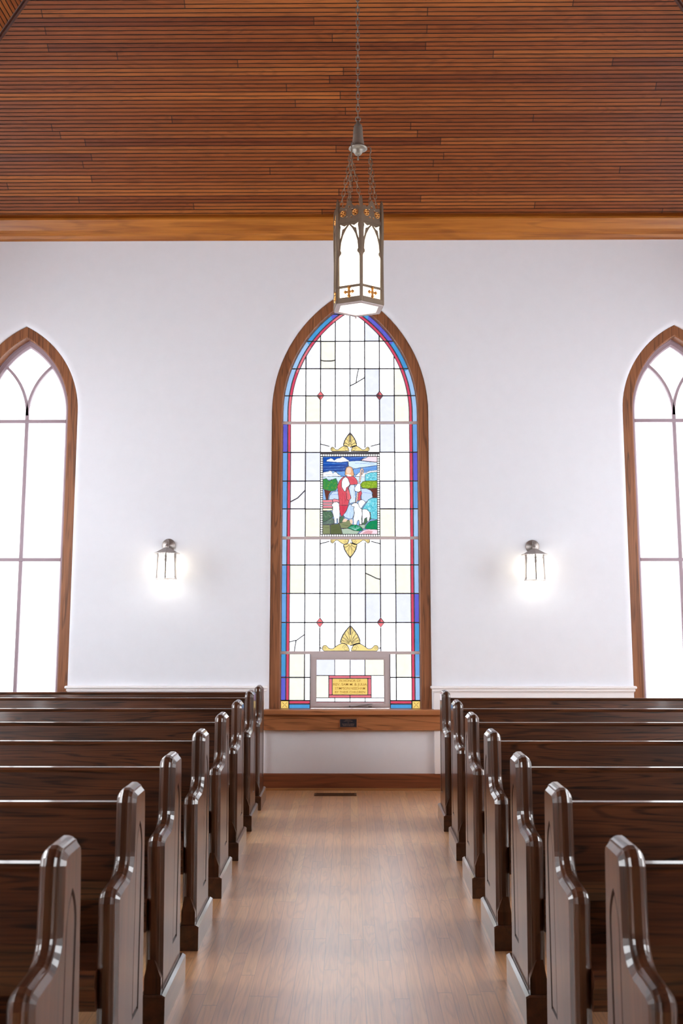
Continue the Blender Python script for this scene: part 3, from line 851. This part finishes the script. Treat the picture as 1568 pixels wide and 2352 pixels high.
# beaded border: dark strip with round white jewels
bd = MB()
fx0, fx1, fz0, fz1 = -.268, .266, 2.160, 2.912
beads = []
def bead_row(a, b, n):
    for i in range(n):
        t = (i + .5) / n
        beads.append([(a[0] + (b[0] - a[0]) * t + .0082 * math.cos(k * PI / 5), a[1] + (b[1] - a[1]) * t + .0082 * math.sin(k * PI / 5)) for k in range(10)])
bead_row((fx0, fz1 - .0145), (fx1, fz1 - .0145), 26); bead_row((fx0, fz0 + .0140), (fx1, fz0 + .0140), 26)
bead_row((fx0 + .0128, fz0 + .026), (fx0 + .0128, fz1 - .028), 34); bead_row((fx1 - .0128, fz0 + .026), (fx1 - .0128, fz1 - .028), 34)
v, f = plate([(fx0 - .003, fz0 - .004), (fx1 + .003, fz0 - .004), (fx1 + .003, fz1 + .014), (fx0 - .003, fz1 + .014)], [[(x0p, z0p), (x1p, z0p), (x1p, z1p), (x0p, z1p)]] + beads, .003)
bd.add([(x, YG - .002 + z, y) for x, y, z in v], f, 1)
for (xa, xb, za, zb) in ((fx0, fx1, z1p, fz1), (fx0, fx1, fz0, z0p), (fx0, x0p, z0p, z1p), (x1p, fx1, z0p, z1p)):
    bd.add([(xa, YG, za), (xb, YG, za), (xb, YG, zb), (xa, YG, zb)], [(0, 1, 2, 3)], 0)
at_win(bd.build('beaded_border', [glass('jewel', (255, 255, 246), 1.5), M['lead']], win, fix=False))

at_win(ld.build('lead_came', M['lead'], win))
# saddle bars
for z, hgt in ((3.191, .026), (2.151, .027), (1.147, .026)):
    hw = outx(z, -.094)
    mb = MB(); mb.cbox(-hw, hw, YG - .022, YG - .003, z - hgt / 2, z + hgt / 2, .003)
    at_win(mb.build('saddle_bar', M['bar'], win))
# hopper vent at the foot of the window
HX0, HX1, HZ0, HZ1 = -.347, .343, .674, 1.137
hop = MB()
def frame(mb, x0, x1, z0, z1, wd, y0, y1):
    v, f = plate([(x0, z0), (x1, z0), (x1, z1), (x0, z1)], [[(x0 + wd, z0 + wd), (x1 - wd, z0 + wd), (x1 - wd, z1 - wd), (x0 + wd, z1 - wd)]], abs(y1 - y0))
    mb.add([(x, (y0 + y1) / 2 + z, y) for x, y, z in v], f)
frame(hop, HX0, HX1, HZ0, HZ1, .018, YG - .022, YG + .004)
frame(hop, HX0 + .018, HX1 - .018, HZ0 + .014, HZ1 - .018, .022, YG - .034, YG + .004)
frame(hop, HX0 + .036, HX1 - .036, HZ0 + .03, HZ1 - .034, .016, YG - .026, YG + .004)
hopper = at_win(hop.build('hopper_frame', M['vent_frame'], win))
PX0_, PX1_, PZ0_, PZ1_ = -.296, .293, .716, 1.092
hg, hl_ = MB(), MB()
def hp(x0, x1, z0, z1, mi): hg.add([(x0, YG, z0), (x1, YG, z0), (x1, YG, z1), (x0, YG, z1)], [(0, 1, 2, 3)], mi)
cxs = [PX0_, -.136, -.003, .128, PX1_]
za, zb_, zc_, zd_ = 1.092, .951, .760, .726
for i in range(4): hp(cxs[i], cxs[i + 1], zb_, za, [4, 0, 5, 3][i])
RX0, RX1 = -.188, .182
hp(PX0_, RX0, zc_, zb_, 3); hp(RX1, PX1_, zc_, zb_, 0)
for i in range(4): hp(cxs[i], cxs[i + 1], zd_, zc_, 0)
hp(PX0_, PX1_, PZ0_, zd_, 11)
TX0, TX1, TZ0, TZ1 = -.158, .152, .785, .926
for r_ in ((RX0, RX1, TZ1, zb_), (RX0, RX1, zc_, TZ0), (RX0, TX0, TZ0, TZ1), (TX1, RX1, TZ0, TZ1)): hp(*r_, 11)
hp(TX0, TX1, TZ0, TZ1, 12)
for a, b in (((PX0_, zb_), (PX1_, zb_)), ((PX0_, zc_), (PX1_, zc_)), ((PX0_, zd_), (PX1_, zd_)), ((RX0, zc_), (RX0, zb_)), ((RX1, zc_), (RX1, zb_)),
             ((TX0, TZ0), (TX1, TZ0)), ((TX0, TZ1), (TX1, TZ1)), ((TX0, TZ0), (TX0, TZ1)), ((TX1, TZ0), (TX1, TZ1)),
             ((RX0, TZ1), (TX0, TZ1)), ((RX1, TZ1), (TX1, TZ1)), ((RX0, TZ0), (TX0, TZ0)), ((RX1, TZ0), (TX1, TZ0)), ((-.003, TZ1), (-.003, zb_)), ((-.003, zc_), (-.003, TZ0))):
    hl_.strip([a, b], .007, YG - .005, YG + .002)
for x in cxs[1:4]:
    hl_.strip([(x, zb_), (x, za)], .0075, YG - .005, YG + .002); hl_.strip([(x, zc_), (x, zd_ - .01)], .0075, YG - .005, YG + .002)
def sub(o, par):
    o.parent = par; o.matrix_parent_inverse = Matrix.Translation((0, 0, 0)); return o
sub(hg.build('inscription_glass', mats, None, fix=False), hopper)
sub(hl_.build('hopper_lead', M['lead'], None), hopper)
tx = MB(); INK = paint('ochre_lettering', lin((170, 122, 40)), .6)
for body, z, wtgt, sz in (('IN HONOR OF', .905, .186, .027), ('REV. SAM M. & JULIA', .874, .292, .029), ('STIMPSON NEEDHAM', .840, .262, .029), ('BY THEIR CHILDREN', .808, .262, .027)):
    v, f = text_mesh(body, sz)
    xs = [p[0] for p in v]; k = wtgt / (max(xs) - min(xs)); mx_ = (max(xs) + min(xs)) / 2
    tx.add([((p[0] - mx_) * k - .003, YG - .003 - p[2], z + p[1]) for p in v], f)
sub(tx.build('lettering', INK, None, fix=False), hopper)
# stay arm of the hopper
mb = MB()
mb.tube([(-.008, YG - .045, .690), (.09, YG - .05, .694), (.19, YG - .055, .712)], .0035, 6)
mb.tube([(.05, YG - .045, .694), (.12, YG - .045, .708), (.185, YG - .05, .712)], .002, 6)
mb.box(.155, .185, YG - .055, YG - .035, .683, .694); mb.box(-.012, .0, YG - .05, YG - .03, .684, .698)
sub(mb.build('stay_arm', M['steel'], None), hopper)

# ------------------------------------------------------------------ plain gothic windows either side
def gothic_window(n, cx):
    w_ = empty('window_%d' % n, (cx, YW, 0), kind='structure')
    def fin(o): o.matrix_parent_inverse = Matrix.Translation((-cx, -YW, 0)); return o
    mb = MB()
    arch_loft(mb, ARCH_SIDE, .55, cx, [(0, 8.86), (0, 8.818), (-.004, 8.812), (-.082, 8.812), (-.092, 8.82), (-.094, 8.93)], REAR)
    fin(mb.build('casing', M['casing'], w_))
    mb = MB()
    arch_loft(mb, ARCH_SIDE, .66, cx, [(-.090, 8.96), (-.094, 8.918), (-.104, 8.918), (-.106, 8.928), (-.134, 8.928), (-.148, 8.945), (-.148, 8.965)], REAR)
    mb.box(cx - .41, cx + .41, 8.925, 8.965, .66, .73)
    fin(mb.build('sash', M['sash'], w_))
    mb = MB()
    mb.box(cx - .5, cx + .5, YW - .02, 8.94, .60, .66)
    fin(mb.build('stool', M['casing_x'], w_))
    mb = MB()
    for z in (3.226, 1.964): mb.cbox(cx - .36, cx + .36, 8.928, 8.962, z - .015, z + .015, .003)
    mb.cbox(cx - .015, cx + .015, 8.93, 8.96, .70, 3.30, .003)
    Rr = .60
    for sg in (-1, 1):   # intersecting tracery ribs springing from the mullion
        pts = []
        for i in range(15):
            a = i / 14 * .88
            pts.append((cx + sg * (Rr - Rr * math.cos(a)) + sg * .0, 3.28 + Rr * math.sin(a)))
        mb.strip(pts, .024, 8.93, 8.96)
    fin(mb.build('tracery', M['sash'], w_))
    out = arch(**ARCH_SIDE, zb=.66, off=-.13, cx=cx)
    mb = MB(); mb.add([(x, 8.95, z) for x, z in out], [tuple(range(len(out)))])
    fin(mb.build('pane', glass('frosted', (255, 255, 255), 3.2, .05), w_, fix=False))
gothic_window(2, CX_L); gothic_window(3, CX_R)
portal('daylight_portal', (0, 8.99, 2.5), (0, -1, 0), 1.5, 3.9)
for cx in (CX_L, CX_R): portal('daylight_portal', (cx, 8.99, 2.35), (0, -1, 0), 1.1, 3.6)

# unseen side-wall windows, added and spaced to light the room
wi = 4
for sgn in (-1, 1):
    for y in SIDE_Y:
        w_ = empty('window_%d' % wi, (sgn * XW, y, 0), kind='structure'); wi += 1
        mp = (lambda s: (lambda u, d, z: (s * (XW + d), u, z)))(sgn)
        A2 = dict(h=.55, c=.385, zs=3.1)
        mb = MB(); arch_loft(mb, A2, .95, y, [(.0, .18), (.0, -.012), (-.085, -.012), (-.092, 0), (-.092, .16)], mp)
        mb.box(*sorted((sgn * (XW - .05), sgn * (XW + .16))), y - .6, y + .6, .91, .95)
        o = mb.build('casing', M['casing'], w_); o.matrix_parent_inverse = Matrix.Translation((-sgn * XW, -y, 0))
        mb = MB()
        x0, x1 = sorted((sgn * (XW + .12), sgn * (XW + .15)))
        mb.box(x0, x1, y - .013, y + .013, .95, 3.7)
        for z in (1.9, 3.05): mb.box(x0, x1, y - .47, y + .47, z - .013, z + .013)
        o = mb.build('tracery', M['sash'], w_); o.matrix_parent_inverse = Matrix.Translation((-sgn * XW, -y, 0))
        out = arch(**A2, zb=.95, off=-.08, cx=y)
        mb = MB(); mb.add([(sgn * (XW + .14), u, z) for u, z in out], [tuple(range(len(out)))])
        o = mb.build('pane', glass('side', (255, 255, 255), SKY * .9, .05), w_, fix=False); o.matrix_parent_inverse = Matrix.Translation((-sgn * XW, -y, 0))
        portal('daylight_portal', (sgn * (XW + .21), y, 2.4), (-sgn, 0, 0), 1.15, 3.0)

# ------------------------------------------------------------------ pews
TH = .064
def offset_poly(P, d):
    """inward mitred offset of a counter-clockwise polygon"""
    n = len(P); out = []
    for i in range(n):
        a, b, c = Vector(P[i - 1]), Vector(P[i]), Vector(P[(i + 1) % n])
        d1 = (b - a).normalized(); d2 = (c - b).normalized()
        n1 = Vector((-d1.y, d1.x)); n2 = Vector((-d2.y, d2.x))
        k = n1 + n2; L = k.dot(n1)
        out.append(tuple(b + k * (d / max(L, .35))))
    return out

def end_profile():
    P = [(.012, .085), (.435, .085)]
    P += [(.372, .905), (.365, .925), (.350, .938), (.335, .943), (.226, .943), (.206, .938), (.190, .922), (.182, .902)]
    P += [(.178, .745)]
    for i in range(1, 8):
        a = i / 8 * PI / 2
        P.append((.178 - .064 * (1 - math.cos(a)), .745 - .058 * math.sin(a)))
    P += [(.070, .686), (.016, .682), (-.004, .675), (-.018, .662), (-.023, .642)]
    return P[::1]

def make_end(parent, flip=1):
    """aisle end panel: x=0 is its carved face, body towards -x*flip"""
    prof = end_profile()
    # make it counter clockwise
    ar = sum(a[0] * b[1] - b[0] * a[1] for a, b in zip(prof, prof[1:] + prof[:1]))
    if ar < 0: prof = prof[::-1]
    layers = [(0, .027), (.012, .0135), (.0135, .0085), (.019, .0055), (.024, .0015), (.030, 0), (.043, 0), (.048, .003), (.053, .008), (.058, .012), (TH, .022)]
    mb = MB()
    rings = [[(-x * flip, y, z) for y, z in offset_poly(prof, ins)] for x, ins in layers]
    mb.loft(rings, True)
    n = len(prof)
    mb.add(rings[-1], [tuple(range(n))])
    # aisle face with a sunk gothic groove
    A3 = dict(h=.048, c=.085, zs=.725)
    g0 = arch(**A3, zb=.215, off=0, cx=.275, n=7); g1 = arch(**A3, zb=.2215, off=-.0065, cx=.275, n=7); g2 = arch(**A3, zb=.228, off=-.013, cx=.275, n=7)
    v, f = plate(offset_poly(prof, .027), [g0], .0)
    mb.add([(0, x, y) for x, y, z in v], f)
    dd = .010 * flip
    mb.loft([[(0, y, z) for y, z in g0], [(-dd, y, z) for y, z in g1]], True, 1)
    mb.loft([[(-dd, y, z) for y, z in g1], [(-.0015 * flip, y, z) for y, z in g2]], True, 1)
    mb.add([(-.0015 * flip, y, z) for y, z in g2], [tuple(range(len(g2)))])
    # full-thickness foot with its tapered stops
    mb.add([(-.002 * flip, .000, .085), (-TH * flip, .000, .085), (-.002 * flip, -.002, .165), (-TH * flip, -.002, .165), (-.026 * flip, -.012, .235), (-.05 * flip, -.012, .235),
            (-.002 * flip, .075, .085), (-TH * flip, .075, .085), (-.002 * flip, .06, .165), (-TH * flip, .06, .165)],
           [(0, 1, 3, 2), (2, 3, 5, 4), (0, 2, 8, 6), (1, 7, 9, 3), (2, 4, 8), (3, 9, 5), (4, 5, 9, 8)])
    e = mb.build('end_panel', [M['pew_v'], M['groove']], parent)
    mb = MB()
    x0, x1 = sorted((.016 * flip, -(TH + .012) * flip))
    rings = []
    for x, ins in ((x0, .0), (x0, .0), (x0 + .012, .0), (x1 - .012, 0), (x1, 0)):
        zt = .108 if x not in (x0, x1) else .101
        rings.append([(x, -.012, 0), (x, .46, 0), (x, .46, zt - .006), (x, .454, zt), (x, -.006, zt), (x, -.012, zt - .006)])
    mb.loft(rings[1:], True, caps=True)
    mb.build('base_block', M['pew_base'], parent)
    return e

LEN = 3.15
def make_pew(side):
    """side -1: the pew stretches to the left of its aisle end; +1: to the right"""
    root = empty('pew', (0, 0, 0))
    make_end(root, flip=-side)
    a, b = sorted((side * (TH - .004), side * LEN))
    back = [(.262, .878), (.268, .888), (.298, .888), (.304, .880), (.302, .80), (.288, .70), (.283, .62), (.292, .54), (.322, .40), (.300, .40),
            (.272, .455), (.254, .52), (.243, .58), (.240, .64), (.244, .70), (.254, .77), (.262, .83), (.266, .868)]
    mb = MB(); mb.prism(back, 'x', a, b)
    mb.build('backrest', M['pew_x'], root)
    seat = [(.285, .432), (.20, .430), (.10, .436), (.02, .447), (-.018, .450), (-.034, .444), (-.040, .432), (-.040, .412), (-.034, .402), (-.018, .398), (.285, .398)]
    mb = MB(); mb.prism(seat, 'x', a, b); mb.build('seat', M['pew_x'], root)
    mb = MB(); mb.prism([(-.022, .398), (-.020, .345), (-.008, .33), (.010, .33), (.014, .398)], 'x', a, b); mb.build('seat_rail', M['pew_x'], root)
    for k in (1.25, 2.45):
        mb = MB(); x0, x1 = sorted((side * k, side * (k + .03)))
        mb.prism([(.02, 0), (.36, 0), (.33, .12), (.29, .40), (.01, .398), (.06, .12)], 'x', x0, x1); mb.build('support', M['pew_v'], root)
    # far end against the side aisle
    mb = MB(); prof = end_profile(); x0, x1 = sorted((side * LEN, side * (LEN + .06)))
    mb.prism(prof, 'x', x0, x1); mb.box(x0 - .01, x1 + .01, 0, .46, 0, .108)
    mb.build('far_end_panel', M['pew_v'], root)
    return root
PL, PR = make_pew(-1), make_pew(1)
index_kids(PL); index_kids(PR)
ordinal = ['the nearest one', 'second from the camera', 'third from the camera', 'fourth from the camera', 'fifth from the camera', 'sixth from the camera',
           'seventh from the camera', 'the farthest, lower one against the rear wall']
Y0 = [2.350, 3.165, 3.905, 4.725, 5.545, 6.350, 7.165, 7.895]
for i, y in enumerate(Y0):
    o = PL if i == 0 else copy_tree(PL)
    o.location = (-.70, y, 0)
    if i == 7: o.scale = (1, .95, .972)
    if i < 2: o.scale = (1, 1, .990)
    put(o, 'dark glossy oak pew left of the aisle, ' + ordinal[i], 'pew', 'pews left of the aisle')
ordinal[6] = 'the farthest, beside the window sill'
for i, y in enumerate(Y0[:7]):
    o = PR if i == 0 else copy_tree(PR)
    o.location = (.661, y + .012, 0)
    if i < 2: o.scale = (1, 1, .990)
    put(o, 'dark glossy oak pew right of the aisle, ' + ordinal[i], 'pew', 'pews right of the aisle')

# ------------------------------------------------------------------ hanging lantern
LX, LY = .046, 5.2
lan = empty('hanging_lantern', (LX, LY, 3.125), label='hexagonal bronze gothic lantern hanging on chains in front of the tall stained window', cat='lantern')
def fin_l(o): o.matrix_parent_inverse = Matrix.Translation((0, 0, 0)); return o
R6 = .139; PHI = math.radians(-90 + 6)
HL = .475           # height of the glazed body
def corner(k, r=R6): a = PHI + k * PI / 3; return Vector((r * math.cos(a), r * math.sin(a), 0))
# posts with pinnacles
for k in range(6):
    c = corner(k); d = c.normalized(); t = Vector((-d.y, d.x, 0))
    mb = MB()
    def ring(z, w1, w2):
        return [tuple(c + d * u + t * v_ + Vector((0, 0, z))) for u, v_ in ((w1, 0), (w1 * .3, w2), (-w1, w2 * .9), (-w1, -w2 * .9), (w1 * .3, -w2))]
    mb.loft([ring(0, .010, .009), ring(.02, .010, .009), ring(.26, .008, .0075), ring(.34, .010, .013), ring(.40, .011, .013), ring(.50, .011, .012), ring(.565, .008, .007), ring(.585, .002, .002)], True, caps=True)
    mb.build('corner_post', M['bronze'], lan)
# side panels: pierced tracery + crest, glass, lower rail with cross ornaments
SIDE = R6
def side_T(k, inset=0.0):
    a, b = corner(k), corner(k + 1)
    mid = (a + b) / 2; ex = (b - a).normalized(); ez = Vector((0, 0, 1)); n = mid.normalized()
    return basis(mid - n * inset, ex, ez, n)
HWs = SIDE / 2 - .006
def ogee_hole(sg):
    return [(sg * .010, .432), (sg * .028, .424), (sg * .040, .430), (sg * .054, .438), (sg * .050, .424), (sg * .052, .414), (sg * .058, .37), (sg * .056, .345), (sg * .046, .375), (sg * .040, .408), (sg * .030, .412), (sg * .018, .422)]
def circ(cx, cy, r, n=10, a0=0): return [(cx + r * math.cos(a0 + 2 * PI * i / n), cy + r * math.sin(a0 + 2 * PI * i / n)) for i in range(n)]
arch_hole = [(-.047, .275), (-.057, .262), (-.060, .25), (-.060, .095), (.060, .095), (.060, .25), (.057, .262), (.047, .275), (.047, .285), (.052, .292), (.048, .335), (.036, .375), (.018, .408), (0, .430), (-.018, .408), (-.036, .375), (-.048, .335), (-.052, .292), (-.047, .285)]
low_hole = [(-.060, .030), (.060, .030), (.060, .082), (-.060, .082)]
holes_s = [arch_hole, low_hole, ogee_hole(1), ogee_hole(-1)]
outer_s = [(-HWs, 0), (HWs, 0), (HWs, .520), (.050, .535), (.030, .528), (.016, .545), (.012, .560), (0, .572), (-.012, .560), (-.016, .545), (-.030, .528), (-.050, .535), (-HWs, .520)]
crest_holes = [circ(.018, .512, .006, 8), circ(-.018, .512, .006, 8), circ(.036, .495, .0175, 14), circ(-.036, .495, .0175, 14), circ(0, .53, .007, 8), circ(.012, .472, .006, 6), circ(-.012, .472, .006, 6)]
pv, pf = plate(outer_s, holes_s + crest_holes, .004)
for k in range(6):
    T = side_T(k)
    mb = MB(); mb.add(pv, pf, T=T)
    mb.box(-HWs, HWs, 0, .024, -.002, .008, T=T); mb.box(-HWs, HWs, .084, .092, -.002, .006, T=T); mb.box(-HWs, HWs, .442, .462, -.002, .006, T=T)
    pnl = mb.build('tracery_panel', M['bronze'], lan)
    mb = MB()
    # cross-shaped ornament, quatrefoils in the crest
    mb.cbox(-.0065, .0065, .022, .090, .002, .008, .002, T=T); mb.cbox(-.018, .018, .0515, .0625, .002, .008, .002, T=T)
    for (x, y, r_) in ((-.021, .057, .0105), (.021, .057, .0105), (0, .035, .011), (0, .079, .011), (0, .057, .0075)):
        mb.loft([[(x + q[0], y + q[1], z) for q in circ(0, 0, r, 4)] for z, r in ((.003, r_), (.008, r_), (.011, r_ * .5))], True, caps=True, T=T)
    mb.build('cross_ornament', M['gilt'], pnl)
    for sx in (-.036, .036):
        mb = MB()
        mb.tube([(sx + .0165 * math.cos(i * PI / 7), .495 + .0165 * math.sin(i * PI / 7), .002) for i in range(14)], .0022, 5, closed=True, T=T)
        for a in range(4):
            q = a * PI / 2 + PI / 4
            mb.tube([(sx, .495, .003), (sx + .009 * math.cos(q), .495 + .009 * math.sin(q), .006), (sx + .016 * math.cos(q + .4), .495 + .016 * math.sin(q + .4), .002)], .0034, 6, T=T)
        mb.build('gilt_rosette', M['gilt'], pnl)
    mb = MB(); mb.lathe([(.002, 0), (.006, .003), (.002, .006)], (0, .530, .002), 8, T=T); mb.lathe([(.002, 0), (.005, .003), (.002, .006)], (0, .452, .006), 8, T=T)
    mb = MB(); T2 = side_T(k, .007)
    mb.box(-HWs, HWs, .012, .45, -.0015, .0015, T=T2)
    mb.build('glass_panel', M['lamp_glass'], lan)
# bottom plate frame and glass
outer = [(corner(k, R6 + .004).x, corner(k, R6 + .004).y) for k in range(6)]
innr = [(corner(k, R6 - .022).x, corner(k, R6 - .022).y) for k in range(6)]
v, f = plate(outer, [innr], .010); mb = MB(); mb.add([(x, y, z) for x, y, z in v], f)
mb.lathe([(.002, -.018), (.006, -.014), (.006, -.006), (.003, -.003)], (corner(3).x * .93, corner(3).y * .93, 0), 8)
mb.build('bottom_frame', M['bar'], lan)  # pale paint colour stands in for lamp light through the frame
mb = MB(); mb.prism([(p[0] * 1.02, p[1] * 1.02) for p in innr], 'z', -.002, .003); mb.build('bottom_glass', M['lamp_bottom'], lan)
mb = MB(); mb.lathe([(.012, .20), (.030, .23), (.034, .26), (.026, .30), (.012, .33), (.012, .37)], (0, 0, 0), 12)
mb.build('bulb', M['bulb'], lan)
v, f = plate(outer, [circ(0, 0, .03, 16)], .003)
# canopy bell with three hooks
ZB = 4.05 - 3.125
mb = MB()
mb.lathe([(.006, 1.075), (.010, 1.068), (.014, 1.055), (.021, 1.050), (.025, 1.035), (.028, .985), (.035, .935), (.038, .925), (.050, .918), (.052, .912), (.040, .908), (.028, .904), (.026, .895), (.018, .880), (.006, .876)], (0, 0, 0), 24)
mb.tube([(0, 0, .88), (0, 0, .862)], .003, 6); mb.lathe([(.003, .846), (.005, .85), (.005, .860), (.003, .864)], (0, 0, 0), 8)
HK = [math.radians(a) for a in (0, 122, 238)]
for a in HK:
    ex = Vector((math.cos(a), math.sin(a), 0))
    mb.tube([ex * .035 + Vector((0, 0, .918)), ex * .058 + Vector((0, 0, .926)), ex * .070 + Vector((0, 0, .918)), ex * .070 + Vector((0, 0, .893)), ex * .066 + Vector((0, 0, .884))], .0032, 6)
# loop on top
mb.tube([(.013 * math.cos(i * PI / 6), 0, 1.088 + .013 * math.sin(i * PI / 6)) for i in range(12)], .0032, 6, closed=True)
mb.build('canopy', M['bronze_dark'], lan)
def chain(mb, p, q, ln=.034, wd=.0075, r=.0018):
    p, q = Vector(p), Vector(q); d = q - p; n = max(2, round(d.length / (ln * .80))); st = d.length / n; d.normalize()
    s1 = d.cross(Vector((0, 1, .01))).normalized(); s2 = d.cross(s1)
    for i in range(n):
        c = p + d * st * (i + .5); s_ = s1 if i % 2 else s2; L = st * .62
        pts = []
        for k in range(12):
            a = k * PI / 6; x = math.cos(a); y = math.sin(a)
            pts.append(c + d * (L - wd) * (1 if y >= 0 else -1) * (1 if abs(y) > 1e-6 else 0) + d * wd * y + s_ * wd * x)
        mb.tube(pts, r, 5, closed=True)
mb = MB(); chain(mb, (0, 0, 1.098), (0, 0, 8.0 - 3.125), .046, .0085, .0026)
mb.build('main_chain', M['bronze_dark'], lan)
att = [PHI + PI / 6 + k * PI / 3 for k in range(6)]
for a in att:
    h = min(HK, key=lambda q: abs((q - a + PI) % (2 * PI) - PI))
    e = Vector((math.cos(a) * .108, math.sin(a) * .108, .50)); s_ = Vector((math.cos(h) * .066, math.sin(h) * .066, .885))
    mb = MB(); chain(mb, s_, e, .042, .0085, .0019)
    mb.tube([e, Vector((math.cos(a) * .118, math.sin(a) * .118, .492))], .003, 6)
    mb.build('suspension_chain', M['bronze'], lan)

# ------------------------------------------------------------------ wall sconces
def make_sconce():
    r = empty('wall_sconce', (0, 0, 0))
    # origin: centre of the lamp foot; wall plane at y = +.135
    mb = MB()
    T = Matrix.Translation((0, .135, .300)) @ Matrix.Rotation(PI / 2, 4, 'X')
    mb.lathe([(.060, 0), (.060, .006), (.052, .012), (.048, .012), (.040, .020), (.022, .024), (.012, .030)], (0, 0, 0), 28, T=T)
    mb.build('wall_plate', M['pewter'], r)
    mb = MB()
    mb.tube([(0, .115, .300)] + [(0, .055 + .058 * math.cos(a), .292 + .050 * math.sin(a)) for a in [i * PI / 10 for i in range(0, 9)]] + [(0, 0, .29), (0, 0, .265)], .0065, 8)
    mb.lathe([(.012, .262), (.016, .27), (.016, .292), (.010, .300), (.004, .304)], (0, 0, 0), 14)
    mb.build('arm', M['pewter'], r)
    mb = MB(); n6 = 6
    def hexr(rr, z, ph=PI / 6): return [(rr * math.cos(ph + i * PI / 3), rr * math.sin(ph + i * PI / 3), z) for i in range(6)]
    mb.loft([hexr(.014, .275), hexr(.034, .268), (hexr(.070, .250)), hexr(.100, .233), hexr(.122, .226), hexr(.122, .221), hexr(.098, .228), hexr(.03, .255)], True, caps=True)
    mb.build('cap', M['pewter'], r)
    mb = MB()
    for i in range(6):
        a = PI / 6 + i * PI / 3; u = Vector((math.cos(a), math.sin(a), 0)); t = Vector((-u.y, u.x, 0))
        rg = lambda z, rr, w_: [tuple(u * (rr + q) + t * s_ * w_ + Vector((0, 0, z))) for q, s_ in ((.004, -1), (.004, 1), (-.002, 1), (-.002, -1))]
        mb.loft([rg(.0, .090, .006), rg(.14, .084, .006), rg(.165, .083, .010), (rg(.19, .083, .008)), rg(.232, .082, .006)], True, caps=True)
        b = PI / 6 + (i + 1) * PI / 3; p, q = u * .083, Vector((math.cos(b), math.sin(b), 0)) * .083
        mid = (p + q) / 2
        for e in (p, q):
            pts = [e + (mid - e) * (t_ ** 1.7) + Vector((0, 0, .160 + .070 * t_ ** .8)) for t_ in (0, .2, .4, .6, .8, 1)]
            mb.tube(pts, .0032, 5)
    for z, rr, hh in ((.002, .101, .007), (.020, .092, .005)):
        mb.loft([hexr(rr, z), hexr(rr, z + hh), hexr(rr - .012, z + hh), hexr(rr - .012, z), hexr(rr, z)], True)
    mb.build('cage', M['pewter'], r)
    mb = MB(); mb.loft([hexr(.076, .012), hexr(.074, .222)], True); mb.build('glass', M['sconce_glass'], r)
    return r
SC = make_sconce(); index_kids(SC)
SC.location = (-1.590, YW - .135, 1.780); SC.rotation_euler = (0, 0, math.radians(4))
put(SC, 'lit pewter lantern sconce on the white wall left of the stained window', 'wall lamp', 'wall sconces')
s2_ = copy_tree(SC); s2_.location = (1.592, YW - .135, 1.768); s2_.rotation_euler = (0, 0, math.radians(-4))
put(s2_, 'lit pewter lantern sconce on the white wall right of the stained window')

# ------------------------------------------------------------------ plaque and floor register
pq = empty('plaque', (-.018, YW - .045, .560), label='small black engraved plaque with copper rim on the wooden apron under the stained window', cat='plaque')
mb = MB(); mb.cbox(-.079, .079, -.007, 0, -.041, .041, .002); mb.build('rim', M['plaque_rim'], pq)
mb = MB(); mb.box(-.070, .070, -.0085, -.006, -.033, .033); mb.build('face', M['black'], pq)
mb = MB()
for z, wd in ((.025, .055), (.016, .076), (.004, .010), (-.007, .104), (-.015, .096), (-.022, .090)):
    x = -wd / 2; rg = random.Random(int(z * 1000) + 99)
    while x < wd / 2:
        l_ = rg.uniform(.0025, .004); mb.box(x, x + l_ * .7, -.0092, -.008, z - .002, z + .002); x += l_ + rg.choice([.0008, .0008, .0008, .004])
mb.build('engraving', M['plaque_ink'], pq)

vt = empty('floor_register', (-.125, 8.545, 0), label='flat bronze heating register set in the floor before the baseboard', cat='floor vent')
mb = MB(); v, f = plate([(-.175, -.052), (.175, -.052), (.175, .052), (-.175, .052)], [[(-.158, -.036), (.158, -.036), (.158, .036), (-.158, .036)]], .006)
mb.add([(x, y, z + .003) for x, y, z in v], f); mb.build('rim', M['vent'], vt)
mb = MB()
for i in range(30):
    x = -.155 + i * .0107; mb.box(x, x + .005, -.036, .036, .001, .005)
mb.box(-.158, .158, -.003, .003, .001, .0052)
mb.build('grille', M['vent'], vt)
